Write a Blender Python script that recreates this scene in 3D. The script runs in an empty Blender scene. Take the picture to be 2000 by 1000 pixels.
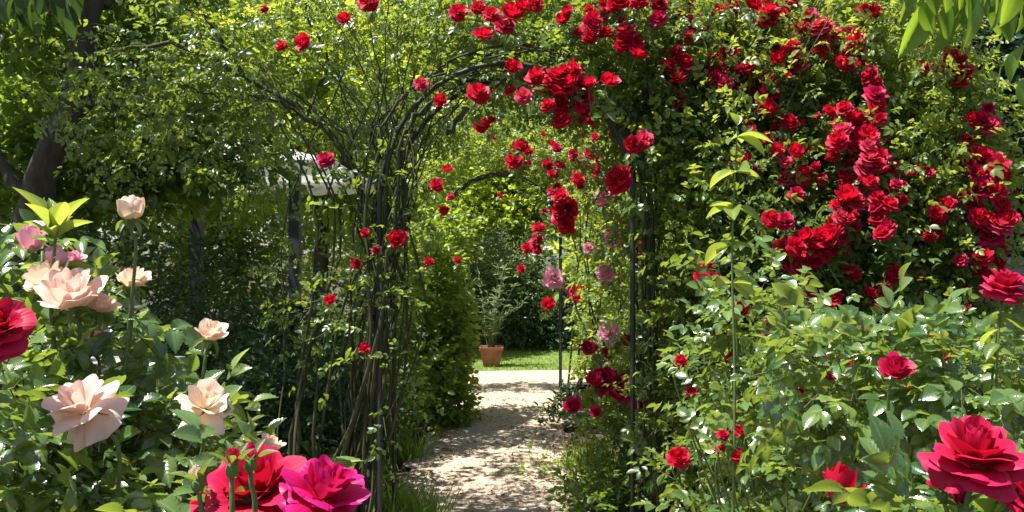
import bpy, math, random
import numpy as np
from mathutils import Vector, Matrix

rng = np.random.default_rng(7)
random.seed(7)
SC = bpy.context.scene
COL = SC.collection
F_PX = 1732.0            # focal length in photo pixels
CAM_H = 1.5

# ------------------------------------------------------------------ camera, sky, sun, exposure
cam_d = bpy.data.cameras.new("camera")
cam = bpy.data.objects.new("camera", cam_d)
COL.objects.link(cam)
cam.location = (0, 0, CAM_H)
cam.rotation_euler = (math.radians(90), 0, 0)
cam_d.sensor_width = 36
cam_d.lens = 36 * F_PX / 2000
cam_d.clip_start = 0.05
cam_d.clip_end = 2000
SC.camera = cam

SUN_EL, SUN_AZ = 68.0, -104.0     # azimuth measured from +Y (ahead) towards +X
w = bpy.data.worlds.new("World")
SC.world = w
w.use_nodes = True
nt = w.node_tree
bg = nt.nodes["Background"]
sky = nt.nodes.new("ShaderNodeTexSky")
sky.sky_type = 'NISHITA'
sky.sun_disc = False
sky.sun_elevation = math.radians(SUN_EL)
sky.sun_rotation = math.radians(SUN_AZ)
nt.links.new(sky.outputs[0], bg.inputs[0])
bg.inputs[1].default_value = 0.075
sun_d = bpy.data.lights.new("sun", 'SUN')
sun_d.energy = 5.0
sun_d.angle = math.radians(0.5)
sun_d.color = (1.0, 0.965, 0.90)
sun = bpy.data.objects.new("sun", sun_d)
COL.objects.link(sun)
_e, _a = math.radians(SUN_EL), math.radians(SUN_AZ)
to_sun = Vector((math.sin(_a) * math.cos(_e), math.cos(_a) * math.cos(_e), math.sin(_e)))
sun.rotation_euler = to_sun.to_track_quat('Z', 'Y').to_euler()
sun.location = (0, 0, 12)
SC.view_settings.view_transform = 'Standard'
SC.view_settings.look = 'None'
SC.view_settings.exposure = 1.3
SC.view_settings.gamma = 1
SC.render.engine = 'CYCLES'
cy = SC.cycles
cy.use_denoising = True
cy.max_bounces = 7
cy.diffuse_bounces = 4
cy.glossy_bounces = 2
cy.transmission_bounces = 4
cy.transparent_max_bounces = 4
cy.sample_clamp_indirect = 6

# ------------------------------------------------------------------ helpers
def at(px, py, Y):
    """point of the garden seen at photo pixel (px, py) at distance Y ahead"""
    return np.array([(px - 1000) / F_PX * Y, Y, CAM_H + (500 - py) / F_PX * Y])

def nrm(a):
    return a / np.maximum(np.linalg.norm(a, axis=-1, keepdims=True), 1e-9)

def tag(o, label=None, cat=None, group=None, kind=None):
    if label: o['label'] = label
    if cat: o['category'] = cat
    if group: o['group'] = group
    if kind: o['kind'] = kind
    return o

def empty(name, loc, label, cat, group=None):
    o = bpy.data.objects.new(name, None)
    COL.objects.link(o)
    o.location = loc
    o.empty_display_size = 0.1
    return tag(o, label, cat, group)

def link(name, me, parent=None, loc=None):
    o = bpy.data.objects.new(name, me)
    COL.objects.link(o)
    if parent is not None:
        o.parent = parent
    if loc is not None:
        o.location = loc
    return o

class MB:
    """collects faces given as numpy blocks, then makes ONE mesh"""
    def __init__(s):
        s.v, s.f, s.t, s.uv, s.m = [], [], [], [], []
        s.n = 0
    def add(s, V, Fc, tint=None, uv=None, mi=0):
        V = np.asarray(V, float).reshape(-1, 3)
        Fc = np.asarray(Fc, int)
        s.v.append(V)
        s.f.append(Fc + s.n)
        s.t.append(np.full(len(V), 0.5) if tint is None else np.broadcast_to(tint, (len(V),)).astype(float))
        s.uv.append(np.zeros((len(V), 3)) if uv is None else uv)
        s.m.append(np.full(len(Fc), mi))
        s.n += len(V)
    def mesh(s, name, mats, smooth=True, origin=(0, 0, 0)):
        me = bpy.data.meshes.new(name)
        V = np.concatenate(s.v) - np.array(origin)
        me.vertices.add(len(V))
        me.vertices.foreach_set("co", V.astype(np.float32).ravel())
        loops = np.concatenate([f.ravel() for f in s.f])
        tot = np.concatenate([np.full(len(f), f.shape[1]) for f in s.f])
        st = np.concatenate([[0], np.cumsum(tot)[:-1]])
        me.loops.add(len(loops))
        me.loops.foreach_set("vertex_index", loops.astype(np.int32))
        me.polygons.add(len(tot))
        me.polygons.foreach_set("loop_start", st.astype(np.int32))
        me.polygons.foreach_set("material_index", np.concatenate(s.m).astype(np.int32))
        me.polygons.foreach_set("use_smooth", np.full(len(tot), smooth))
        a = me.attributes.new("tint", 'FLOAT', 'POINT')
        a.data.foreach_set("value", np.concatenate(s.t).astype(np.float32))
        a = me.attributes.new("luv", 'FLOAT_VECTOR', 'POINT')
        a.data.foreach_set("vector", np.concatenate(s.uv).astype(np.float32).ravel())
        me.update(calc_edges=True)
        for m in (mats if isinstance(mats, (list, tuple)) else [mats]):
            me.materials.append(m)
        return me
    def build(s, name, mats, parent=None, smooth=True):
        org = np.array(parent.matrix_basis.translation) if parent is not None else (0, 0, 0)
        if parent is not None and parent.parent is not None:
            org = np.array(org) + np.array(parent.parent.matrix_basis.translation)
        return link(name, s.mesh(name, mats, smooth, org), parent)

# ---- tubes
def smooth_path(P, n):
    P = np.asarray(P, float)
    if len(P) < 3:
        t = np.linspace(0, 1, n)[:, None]
        return P[0] * (1 - t) + P[-1] * t
    Q = np.vstack([2 * P[0] - P[1], P, 2 * P[-1] - P[-2]])
    ts = np.linspace(0, len(P) - 1 - 1e-6, n)
    i = ts.astype(int)
    u = (ts - i)[:, None]
    a, b, c, d = Q[i], Q[i + 1], Q[i + 2], Q[i + 3]
    return 0.5 * (2 * b + (c - a) * u + (2 * a - 5 * b + 4 * c - d) * u ** 2 + (3 * b - a - 3 * c + d) * u ** 3)

def tube(mb, P, r0, r1=None, n=12, sides=7, jit=0.0, mi=0, tint=None, rad=None, smooth=True):
    C = smooth_path(P, n) if smooth else np.asarray(P, float)
    n = len(C)
    if jit:
        C[1:-1] += rng.normal(0, jit, (n - 2, 3))
    R = np.linspace(r0, r0 if r1 is None else r1, n) if rad is None else np.interp(np.linspace(0, 1, n), np.linspace(0, 1, len(rad)), rad)
    T = nrm(np.gradient(C, axis=0))
    ref = np.array([0.0, 0, 1]) if abs(T[0][2]) < 0.9 else np.array([1.0, 0, 0])
    S = np.zeros_like(C)
    s = nrm(np.cross(T[0], ref))
    for k in range(n):
        s = nrm(s - T[k] * np.dot(s, T[k]))
        S[k] = s
    U = np.cross(T, S)
    a = np.linspace(0, 2 * np.pi, sides, endpoint=False)
    V = C[:, None] + R[:, None, None] * (np.cos(a)[None, :, None] * S[:, None] + np.sin(a)[None, :, None] * U[:, None])
    V = V.reshape(-1, 3)
    f = []
    for k in range(n - 1):
        for j in range(sides):
            j2 = (j + 1) % sides
            f.append((k * sides + j, k * sides + j2, (k + 1) * sides + j2, (k + 1) * sides + j))
    L = len(V)
    V = np.vstack([V, C[0], C[-1]])
    f += [(L, (j + 1) % sides, j, j) for j in range(0)]
    mb.add(V, f, tint=tint, mi=mi)
    caps = [(L, (j + 1) % sides, j) for j in range(sides)]
    o = (n - 1) * sides
    caps += [(L + 1, o + j, o + (j + 1) % sides) for j in range(sides)]
    mb.f.append(np.array(caps) + mb.n - len(V))
    mb.m.append(np.full(len(caps), mi))

def box(mb, lo, hi, mi=0):
    x0, y0, z0 = lo
    x1, y1, z1 = hi
    V = [(x0, y0, z0), (x1, y0, z0), (x1, y1, z0), (x0, y1, z0), (x0, y0, z1), (x1, y0, z1), (x1, y1, z1), (x0, y1, z1)]
    mb.add(V, [(0, 3, 2, 1), (4, 5, 6, 7), (0, 1, 5, 4), (1, 2, 6, 5), (2, 3, 7, 6), (3, 0, 4, 7)], mi=mi)

# ---- leaves
def leaf_template(nu, nv, serr=0.0, fold=0.25, curl=0.18, wide=0.45):
    us = np.linspace(0, 1, nu)
    V, uv = [], []
    for i, u in enumerate(us):
        wd = max(math.sin(math.pi * u ** wide_pow(wide)) ** 0.8, 0.015)
        if serr and 0 < i < nu - 1:
            wd *= 1 + (serr if i % 2 else -serr)
        for v in np.linspace(-1, 1, nv):
            y = 0.5 * v * wd
            x = u - (0.06 * abs(v) if serr and i % 2 else 0)
            V.append((x, y, fold * abs(y) - curl * u * u))
            uv.append((u, v, 0))
    F = []
    for i in range(nu - 1):
        for j in range(nv - 1):
            a = i * nv + j
            F.append((a, a + 1, a + nv + 1, a + nv))
    return np.array(V), np.array(F), np.array(uv)

def wide_pow(wd):
    return math.log(0.5) / math.log(wd)

TM = {
    'far': (np.array([(0, 0, 0), (.45, -.5, .06), (1, 0, -.1), (.45, .5, .06)], float),
            np.array([(0, 1, 2), (0, 2, 3)]), np.array([(0, 0, 0), (.4, -1, 0), (1, 0, 0), (.4, 1, 0)], float)),
    'mid': leaf_template(5, 3),
    'near': leaf_template(19, 5, serr=0.10, fold=0.30, curl=0.22),
    'smooth': leaf_template(11, 5, fold=0.35, curl=0.30, wide=0.5),
    'blade': (np.array([(0, -.5, 0), (0, .5, 0), (.5, -.4, -.04), (.5, .4, -.04), (1, 0, -.22)], float), None,
              np.array([(0, -1, 0), (0, 1, 0), (.5, -1, 0), (.5, 1, 0), (1, 0, 0)], float)),
}

def add_leaves(mb, P, D, N, L, W, tm='mid', tint=None, mi=0):
    P = np.asarray(P, float)
    n = len(P)
    if n == 0:
        return
    D = nrm(np.asarray(D, float))
    N = np.asarray(N, float)
    N = nrm(N - D * np.sum(N * D, 1, keepdims=True))
    S = np.cross(N, D)
    L = np.broadcast_to(L, (n,))
    W = np.broadcast_to(W, (n,))
    T, Fc, uv = TM[tm]
    k = len(T)
    V = P[:, None] + D[:, None] * (T[None, :, 0, None] * L[:, None, None]) \
        + S[:, None] * (T[None, :, 1, None] * W[:, None, None]) + N[:, None] * (T[None, :, 2, None] * L[:, None, None])
    tint = rng.random(n) if tint is None else np.broadcast_to(tint, (n,))
    tv = np.repeat(tint, k)
    uvv = np.tile(uv, (n, 1))
    off = (np.arange(n) * k)[:, None, None]
    if tm == 'blade':
        A = (np.array([(0, 1, 3, 2)])[None] + off).reshape(-1, 4)
        B = (np.array([(2, 3, 4)])[None] + off).reshape(-1, 3)
        mb.add(V.reshape(-1, 3), A, tint=tv, uv=uvv, mi=mi)
        mb.f.append(B + mb.n - n * k)
        mb.m.append(np.full(len(B), mi))
        return
    mb.add(V.reshape(-1, 3), (Fc[None] + off).reshape(-1, Fc.shape[1]), tint=tv, uv=uvv, mi=mi)

def sprays(mb, P, OUT, k=5, tl=0.22, L=0.045, wr=0.62, comp=False, tm='mid', up=0.8, rnd=0.5, droop=0.15,
           tint=(0.2, 0.8), twig=0.0022, spread=0.9, twmi=1):
    """a twig at every point, pointing outwards, with k leaves along it; comp = leaves of five leaflets"""
    P = np.asarray(P, float)
    n = len(P)
    if n == 0:
        return
    dirs = nrm(nrm(OUT) + rng.normal(0, rnd, (n, 3)) + np.array([0, 0, 0.15]))
    tls = tl * rng.uniform(0.6, 1.3, n)
    tb = rng.uniform(tint[0], tint[1], n)
    E = P + dirs * tls[:, None] - np.array([0, 0, 1]) * (droop * tls)[:, None]
    if twig:
        side = nrm(np.cross(dirs, np.array([0.3, 0.2, 1.0])))
        s2 = np.cross(dirs, side)
        V = []
        for q in range(3):
            a = 2 * np.pi * q / 3
            V.append(P + (math.cos(a) * side + math.sin(a) * s2) * twig)
        for q in range(3):
            a = 2 * np.pi * q / 3
            V.append(E + (math.cos(a) * side + math.sin(a) * s2) * twig * 0.4)
        V = np.stack(V, 1).reshape(-1, 3)
        f = np.array([(0, 1, 4, 3), (1, 2, 5, 4), (2, 0, 3, 5)])
        mb.add(V, (f[None] + (np.arange(n) * 6)[:, None, None]).reshape(-1, 4), mi=twmi)
    t = (np.arange(k) + 0.7) / k
    t = np.clip(t[None] + rng.normal(0, 0.06, (n, k)), 0.05, 1.02)
    B = P[:, None] * (1 - t[..., None]) + E[:, None] * t[..., None]
    B[..., 2] += (droop * tls)[:, None] * (t - t * t) * 1.0
    side = nrm(np.cross(dirs, np.array([0.0, 0, 1.0]) + rng.normal(0, 0.3, (n, 3))))
    sg = np.where((np.arange(k) % 2) == 0, 1.0, -1.0)
    D = dirs[:, None] * 0.7 + side[:, None] * (sg[None, :, None] * spread) + rng.normal(0, 0.3, (n, k, 3))
    D[:, -1] = dirs + rng.normal(0, 0.2, (n, 3))
    D[..., 2] -= droop * rng.uniform(0, 2, (n, k))
    N = np.array([0, 0, 1.0]) * up + dirs[:, None] * 0.25 + rng.normal(0, rnd, (n, k, 3))
    B = B.reshape(-1, 3); D = nrm(D.reshape(-1, 3)); N = N.reshape(-1, 3)
    tt = np.clip(np.repeat(tb, k) + rng.normal(0, 0.1, n * k), 0, 1)
    Ls = L * rng.uniform(0.5, 1.35, n * k) * np.repeat(rng.uniform(.8, 1.1, n), k)
    if not comp:
        add_leaves(mb, B, D, N, Ls, Ls * wr, tm, tt)
        return
    N = nrm(N - D * np.sum(N * D, 1, keepdims=True))
    S = np.cross(N, D)
    rl = Ls * 1.9
    m = n * k
    for (pt, sgn, sc) in ((0.45, 1, .8), (0.45, -1, .8), (0.9, 1, .95), (0.9, -1, .95), (1.05, 0, 1.15)):
        bp = B + D * (pt * rl)[:, None]
        dd = D * (0.55 if sgn else 1.0) + S * (sgn * 0.9) + rng.normal(0, 0.12, (m, 3))
        dd[:, 2] -= 0.12
        nn = N + rng.normal(0, 0.22, (m, 3))
        add_leaves(mb, bp, dd, nn, Ls * sc, Ls * sc * wr, tm, np.clip(tt + rng.normal(0, .05, m), 0, 1))

def in_ell(c, r, n, bias=0.45, gap=0.0, wl=0.5, front=0.0):
    """n points in an ellipsoid, towards its skin, with gaps; returns points and outward directions"""
    c, r = np.array(c, float), np.array(r, float)
    out = []
    K = rng.normal(0, 1, (6, 3))
    K = nrm(K) * (2 * np.pi / (wl * rng.uniform(0.7, 1.4, (6, 1))))
    ph = rng.uniform(0, 6.28, 6)
    got = 0
    while got < n:
        d = nrm(rng.normal(0, 1, (n * 3, 3)))
        p = d * (rng.random((n * 3, 1)) ** bias)
        x = c + p * r
        val = np.sin(x @ K.T + ph).sum(1) / 6
        keep = val > np.quantile(val, 0.5 * (1 + math.erf((gap - .4) / .41)))
        q = x[keep]
        out.append(q)
        got += len(q)
    X = np.concatenate(out)[:n]
    X = X[X[:, 2] > 0.02]
    return X, nrm((X - c) / (r * r))

# ------------------------------------------------------------------ materials
def new_mat(name):
    m = bpy.data.materials.new(name)
    m.use_nodes = True
    t = m.node_tree
    for nd in list(t.nodes):
        t.nodes.remove(nd)
    return m, t, t.nodes.new("ShaderNodeOutputMaterial")

def node(t, kind, **kw):
    nd = t.nodes.new(kind)
    for k, v in kw.items():
        if hasattr(nd, k):
            setattr(nd, k, v)
        else:
            nd.inputs[k].default_value = v
    return nd

def attr(t, name):
    nd = t.nodes.new("ShaderNodeAttribute")
    nd.attribute_name = name
    return nd

def mixcol(t, fac, a, b):
    nd = t.nodes.new("ShaderNodeMix")
    nd.data_type = 'RGBA'
    for sock, val in ((nd.inputs[0], fac), (nd.inputs[6], a), (nd.inputs[7], b)):
        if isinstance(val, bpy.types.NodeSocket):
            t.links.new(val, sock)
        elif isinstance(val, (int, float)):
            sock.default_value = val
        else:
            sock.default_value = (*val, 1) if len(val) == 3 else val
    return nd.outputs[2]

def leaf_mat(name, dark, light, trans, rough=0.42, amt=0.4, vein=0.25, spec=0.5, wear=0.6):
    m, t, out = new_mat(name)
    ti = attr(t, "tint")
    uv = attr(t, "luv")
    sep = node(t, "ShaderNodeSeparateXYZ")
    t.links.new(uv.outputs["Vector"], sep.inputs[0])
    ab = node(t, "ShaderNodeMath", operation='ABSOLUTE')
    t.links.new(sep.outputs[1], ab.inputs[0])
    rib = node(t, "ShaderNodeMapRange")
    rib.inputs[1].default_value = 0.16; rib.inputs[2].default_value = 0.02
    rib.inputs[3].default_value = 0.0; rib.inputs[4].default_value = vein
    t.links.new(ab.outputs[0], rib.inputs[0])
    # side veins: slanted stripes
    sl = node(t, "ShaderNodeMath", operation='MULTIPLY_ADD')
    t.links.new(ab.outputs[0], sl.inputs[0]); sl.inputs[1].default_value = -0.35
    t.links.new(sep.outputs[0], sl.inputs[2])
    mu = node(t, "ShaderNodeMath", operation='MULTIPLY'); mu.inputs[1].default_value = 44.0
    t.links.new(sl.outputs[0], mu.inputs[0])
    sn = node(t, "ShaderNodeMath", operation='SINE'); t.links.new(mu.outputs[0], sn.inputs[0])
    geo = node(t, "ShaderNodeNewGeometry")
    nz = node(t, "ShaderNodeTexNoise"); nz.inputs["Scale"].default_value = 3.0
    t.links.new(geo.outputs["Position"], nz.inputs["Vector"])
    ad = node(t, "ShaderNodeMath", operation='ADD'); ad.use_clamp = True
    t.links.new(ti.outputs["Fac"], ad.inputs[0])
    mr = node(t, "ShaderNodeMapRange")
    mr.inputs[1].default_value = .3; mr.inputs[2].default_value = .7; mr.inputs[3].default_value = -.25; mr.inputs[4].default_value = .25
    t.links.new(nz.outputs[0], mr.inputs[0]); t.links.new(mr.outputs[0], ad.inputs[1])
    c = mixcol(t, ad.outputs[0], dark, light)
    c = mixcol(t, rib.outputs[0], c, tuple(min(1, x * 1.6 + .03) for x in light))
    n3 = node(t, "ShaderNodeTexNoise"); n3.inputs["Scale"].default_value = 70.0; n3.inputs["Detail"].default_value = 3
    t.links.new(geo.outputs["Position"], n3.inputs["Vector"])
    m3 = node(t, "ShaderNodeMapRange"); m3.inputs[1].default_value = .64; m3.inputs[2].default_value = .72; m3.inputs[3].default_value = 0; m3.inputs[4].default_value = wear
    t.links.new(n3.outputs[0], m3.inputs[0])
    c = mixcol(t, m3.outputs[0], c, (.20, .15, .04))
    bs = node(t, "ShaderNodeBsdfPrincipled")
    bs.inputs["Roughness"].default_value = rough
    bs.inputs["Specular IOR Level"].default_value = spec
    t.links.new(c, bs.inputs["Base Color"])
    bp = node(t, "ShaderNodeBump"); bp.inputs["Strength"].default_value = 0.10; bp.inputs["Distance"].default_value = 0.001
    t.links.new(sn.outputs[0], bp.inputs["Height"]); t.links.new(bp.outputs[0], bs.inputs["Normal"])
    tr = node(t, "ShaderNodeBsdfTranslucent")
    tc = mixcol(t, ad.outputs[0], tuple(x * 0.75 for x in trans), trans)
    tc = mixcol(t, rib.outputs[0], tc, tuple(x * 0.5 for x in trans))
    t.links.new(tc, tr.inputs[0])
    mx = node(t, "ShaderNodeMixShader"); mx.inputs[0].default_value = amt
    t.links.new(bs.outputs[0], mx.inputs[1]); t.links.new(tr.outputs[0], mx.inputs[2])
    t.links.new(mx.outputs[0], out.inputs[0])
    return m

def petal_mat(name, base, mid, tip, trans, rough=0.5, amt=0.3, sheen=0.0):
    m, t, out = new_mat(name)
    uv = attr(t, "luv")
    sep = node(t, "ShaderNodeSeparateXYZ")
    t.links.new(uv.outputs["Vector"], sep.inputs[0])
    ramp = node(t, "ShaderNodeValToRGB")
    cr = ramp.color_ramp
    cr.elements[0].color = (*base, 1); cr.elements[0].position = 0.1
    cr.elements[1].color = (*tip, 1); cr.elements[1].position = 1.0
    e = cr.elements.new(0.55); e.color = (*mid, 1)
    geo = node(t, "ShaderNodeNewGeometry")
    nz = node(t, "ShaderNodeTexNoise"); nz.inputs["Scale"].default_value = 85; nz.inputs["Detail"].default_value = 5
    t.links.new(geo.outputs["Position"], nz.inputs["Vector"])
    ad = node(t, "ShaderNodeMath", operation='MULTIPLY_ADD'); ad.inputs[1].default_value = 0.45
    t.links.new(nz.outputs[0], ad.inputs[0]); 
    sb = node(t, "ShaderNodeMath", operation='SUBTRACT'); sb.inputs[1].default_value = 0.22
    t.links.new(sep.outputs[0], sb.inputs[0]); t.links.new(sb.outputs[0], ad.inputs[2])
    t.links.new(ad.outputs[0], ramp.inputs[0])
    ti = attr(t, "tint")
    hv = node(t, "ShaderNodeHueSaturation")
    mr = node(t, "ShaderNodeMapRange"); mr.inputs[3].default_value = 0.7; mr.inputs[4].default_value = 1.25
    t.links.new(ti.outputs["Fac"], mr.inputs[0]); t.links.new(mr.outputs[0], hv.inputs["Value"])
    t.links.new(ramp.outputs[0], hv.inputs["Color"])
    bs = node(t, "ShaderNodeBsdfPrincipled")
    bs.inputs["Roughness"].default_value = rough
    bs.inputs["Specular IOR Level"].default_value = 0.22
    bs.inputs["Sheen Weight"].default_value = sheen
    bs.inputs["Sheen Tint"].default_value = (*tip, 1)
    t.links.new(hv.outputs[0], bs.inputs["Base Color"])
    # fine petal veins
    mu = node(t, "ShaderNodeMath", operation='MULTIPLY'); mu.inputs[1].default_value = 38
    t.links.new(sep.outputs[1], mu.inputs[0])
    sn = node(t, "ShaderNodeMath", operation='SINE'); t.links.new(mu.outputs[0], sn.inputs[0])
    bp = node(t, "ShaderNodeBump"); bp.inputs["Strength"].default_value = 0.14; bp.inputs["Distance"].default_value = 0.001
    t.links.new(sn.outputs[0], bp.inputs["Height"]); t.links.new(bp.outputs[0], bs.inputs["Normal"])
    tr = node(t, "ShaderNodeBsdfTranslucent"); tr.inputs[0].default_value = (*trans, 1)
    mx = node(t, "ShaderNodeMixShader"); mx.inputs[0].default_value = amt
    t.links.new(bs.outputs[0], mx.inputs[1]); t.links.new(tr.outputs[0], mx.inputs[2])
    t.links.new(mx.outputs[0], out.inputs[0])
    return m

def rough_mat(name, c0, c1, scale=8, rough=0.85, bump=0.4, dist=0.01, stretch=(1, 1, 1), c2=None, spec=0.3, metallic=0.0, detail=8):
    m, t, out = new_mat(name)
    geo = node(t, "ShaderNodeNewGeometry")
    mp = node(t, "ShaderNodeMapping"); mp.inputs["Scale"].default_value = stretch
    t.links.new(geo.outputs["Position"], mp.inputs[0])
    nz = node(t, "ShaderNodeTexNoise"); nz.inputs["Scale"].default_value = scale; nz.inputs["Detail"].default_value = detail
    nz.inputs["Roughness"].default_value = 0.65
    t.links.new(mp.outputs[0], nz.inputs["Vector"])
    ramp = node(t, "ShaderNodeValToRGB")
    ramp.color_ramp.elements[0].position = 0.32; ramp.color_ramp.elements[0].color = (*c0, 1)
    ramp.color_ramp.elements[1].position = 0.68; ramp.color_ramp.elements[1].color = (*c1, 1)
    if c2:
        e = ramp.color_ramp.elements.new(0.5); e.color = (*c2, 1)
    t.links.new(nz.outputs[0], ramp.inputs[0])
    bs = node(t, "ShaderNodeBsdfPrincipled")
    bs.inputs["Roughness"].default_value = rough
    bs.inputs["Specular IOR Level"].default_value = spec
    bs.inputs["Metallic"].default_value = metallic
    t.links.new(ramp.outputs[0], bs.inputs["Base Color"])
    bp = node(t, "ShaderNodeBump"); bp.inputs["Strength"].default_value = bump; bp.inputs["Distance"].default_value = dist
    t.links.new(nz.outputs[0], bp.inputs["Height"]); t.links.new(bp.outputs[0], bs.inputs["Normal"])
    t.links.new(bs.outputs[0], out.inputs[0])
    return m

M = {}
M['rose_leaf'] = leaf_mat('rose_leaf', (.018, .060, .012), (.105, .180, .032), (.42, .52, .05), .34, .42, spec=.7)
M['rose_leaf_near'] = leaf_mat('rose_leaf_near', (.022, .075, .020), (.150, .230, .065), (.42, .54, .06), .27, .36, spec=.9)
M['light_leaf'] = leaf_mat('light_leaf', (.055, .13, .02), (.19, .27, .06), (.56, .64, .07), .38, .48, spec=.6)
M['tree_leaf'] = leaf_mat('tree_leaf', (.020, .072, .012), (.075, .160, .025), (.38, .55, .04), .36, .48, spec=.6)
M['hedge_leaf'] = leaf_mat('hedge_leaf', (.04, .11, .015), (.15, .25, .03), (.55, .68, .06), .40, .48)
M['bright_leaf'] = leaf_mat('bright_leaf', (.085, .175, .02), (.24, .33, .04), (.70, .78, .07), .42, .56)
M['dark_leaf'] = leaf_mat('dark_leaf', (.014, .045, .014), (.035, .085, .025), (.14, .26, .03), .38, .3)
M['conifer_leaf'] = leaf_mat('conifer_leaf', (.010, .035, .022), (.025, .07, .035), (.08, .18, .05), .45, .25)
M['grey_leaf'] = leaf_mat('grey_leaf', (.09, .14, .06), (.20, .27, .13), (.36, .44, .16), .55, .35)
M['grass'] = leaf_mat('grass', (.08, .15, .02), (.16, .25, .04), (.45, .58, .06), .55, .45, vein=0)
M['dry_leaf'] = leaf_mat('dry_leaf', (.10, .055, .025), (.26, .17, .08), (.35, .2, .06), .7, .25)
M['bark'] = rough_mat('bark', (.026, .021, .014), (.085, .07, .045), 14, .9, .8, .02, (1, 1, .25))
M['cane'] = rough_mat('cane', (.017, .020, .008), (.065, .065, .027), 25, .75, .5, .006, (1, 1, .15))
M['twig'] = rough_mat('twig', (.05, .06, .02), (.10, .09, .04), 30, .7, .2, .003)
M['green_stem'] = rough_mat('green_stem', (.06, .11, .03), (.13, .16, .06), 40, .5, .2, .002)
M['metal'] = rough_mat('dark_green_metal', (.006, .009, .007), (.018, .022, .016), 30, .6, .15, .002, spec=.5)
M['red'] = petal_mat('red_petal', (.34, .002, .010), (.41, .003, .020), (.48, .008, .048), (.72, .007, .03), .5, .42, .08)
M['crimson'] = petal_mat('crimson_petal', (.30, .003, .02), (.42, .005, .03), (.52, .012, .09), (.5, .01, .05), .48, .25)
M['faded'] = petal_mat('faded_red_petal', (.42, .02, .03), (.50, .03, .06), (.55, .06, .14), (.7, .04, .08), .6, .4)
M['magenta'] = petal_mat('magenta_petal', (.55, .004, .035), (.60, .006, .085), (.46, .010, .16), (.75, .02, .12), .42, .28)
M['big_red'] = petal_mat('big_red_petal', (.36, .003, .014), (.42, .004, .024), (.52, .012, .075), (.6, .008, .03), .55, .25)
M['peach'] = petal_mat('peach_petal', (.83, .62, .42), (.84, .61, .53), (.85, .64, .58), (.88, .60, .48), .55, .35)
M['cream'] = petal_mat('cream_petal', (.82, .66, .38), (.86, .70, .54), (.85, .63, .55), (.88, .64, .44), .55, .35)
M['pink'] = petal_mat('pink_petal', (.84, .45, .45), (.84, .38, .48), (.88, .50, .62), (.9, .4, .5), .5, .3)
M['sepal'] = leaf_mat('sepal', (.06, .12, .03), (.12, .18, .05), (.35, .45, .06), .5, .3, vein=0)

# ------------------------------------------------------------------ roses
def petal(mb, phi, L, r0, ha, e0, e1, e2, z0=0.0, nu=7, nv=7, ruf=0.06, curl=0.25, tint=0.5, notch=0.22, rs=None):
    """one petal: a strip that climbs from the axis with slope e0 -> e1 -> e2 (degrees) and wraps the axis by +-ha"""
    rs = rs or random
    t = np.linspace(0, 1, nu)
    s = np.linspace(-1, 1, nv)
    T, Sg = np.meshgrid(t, s, indexing='ij')
    Te = T * (1 - notch * np.abs(Sg) ** 3.5 * T + .03 * np.sin(Sg * 2.6 + phi * 3) * T)
    fine = np.linspace(0, 1, 60)
    e = np.radians(np.where(fine < .5, e0 + (e1 - e0) * fine * 2, e1 + (e2 - e1) * (fine - .5) * 2))
    rr = r0 + np.concatenate([[0], np.cumsum(np.cos(e))[:-1]]) / 60 * L
    zz = z0 + np.concatenate([[0], np.cumsum(np.sin(e))[:-1]]) / 60 * L
    R = np.interp(Te, fine, rr)
    Z = np.interp(Te, fine, zz)
    wid = np.clip(T * 2.6, 0.25, 1) ** 0.6
    p1, p2, p3 = rs.uniform(0, 6.3), rs.uniform(0, 6.3), rs.uniform(1.5, 3.2)
    wob = ruf * L * T * T * (np.sin(p3 * Sg * 1.4 + p1) + 0.7 * np.sin(Sg * 4 + T * 3 + p2) + 0.35 * T * np.sin(Sg * 8 + p1 * 2))
    dent = .05 * L * T * np.cos(T * 5 + Sg * 3 + p2) * np.sin(Sg * 3 + p1)
    R2 = R + wob - curl * 0.0 * Sg
    Z2 = Z + wob * 0.5 + dent - curl * L * 0.25 * (np.abs(Sg) ** 3) * T * (1 if e2 < 60 else -0.3)
    A = phi + Sg * ha * wid * (1 - .10 * T ** 3)
    # flatten the wrap a little so that outer petals are not cones
    V = np.stack([R2 * np.cos(A), R2 * np.sin(A), Z2], -1).reshape(-1, 3)
    F = []
    for i in range(nu - 1):
        for j in range(nv - 1):
            a = i * nv + j
            F.append((a, a + 1, a + nv + 1, a + nv))
    uv = np.stack([T, Sg, 0 * T], -1).reshape(-1, 3)
    mb.add(V, F, tint=tint, uv=uv)

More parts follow.
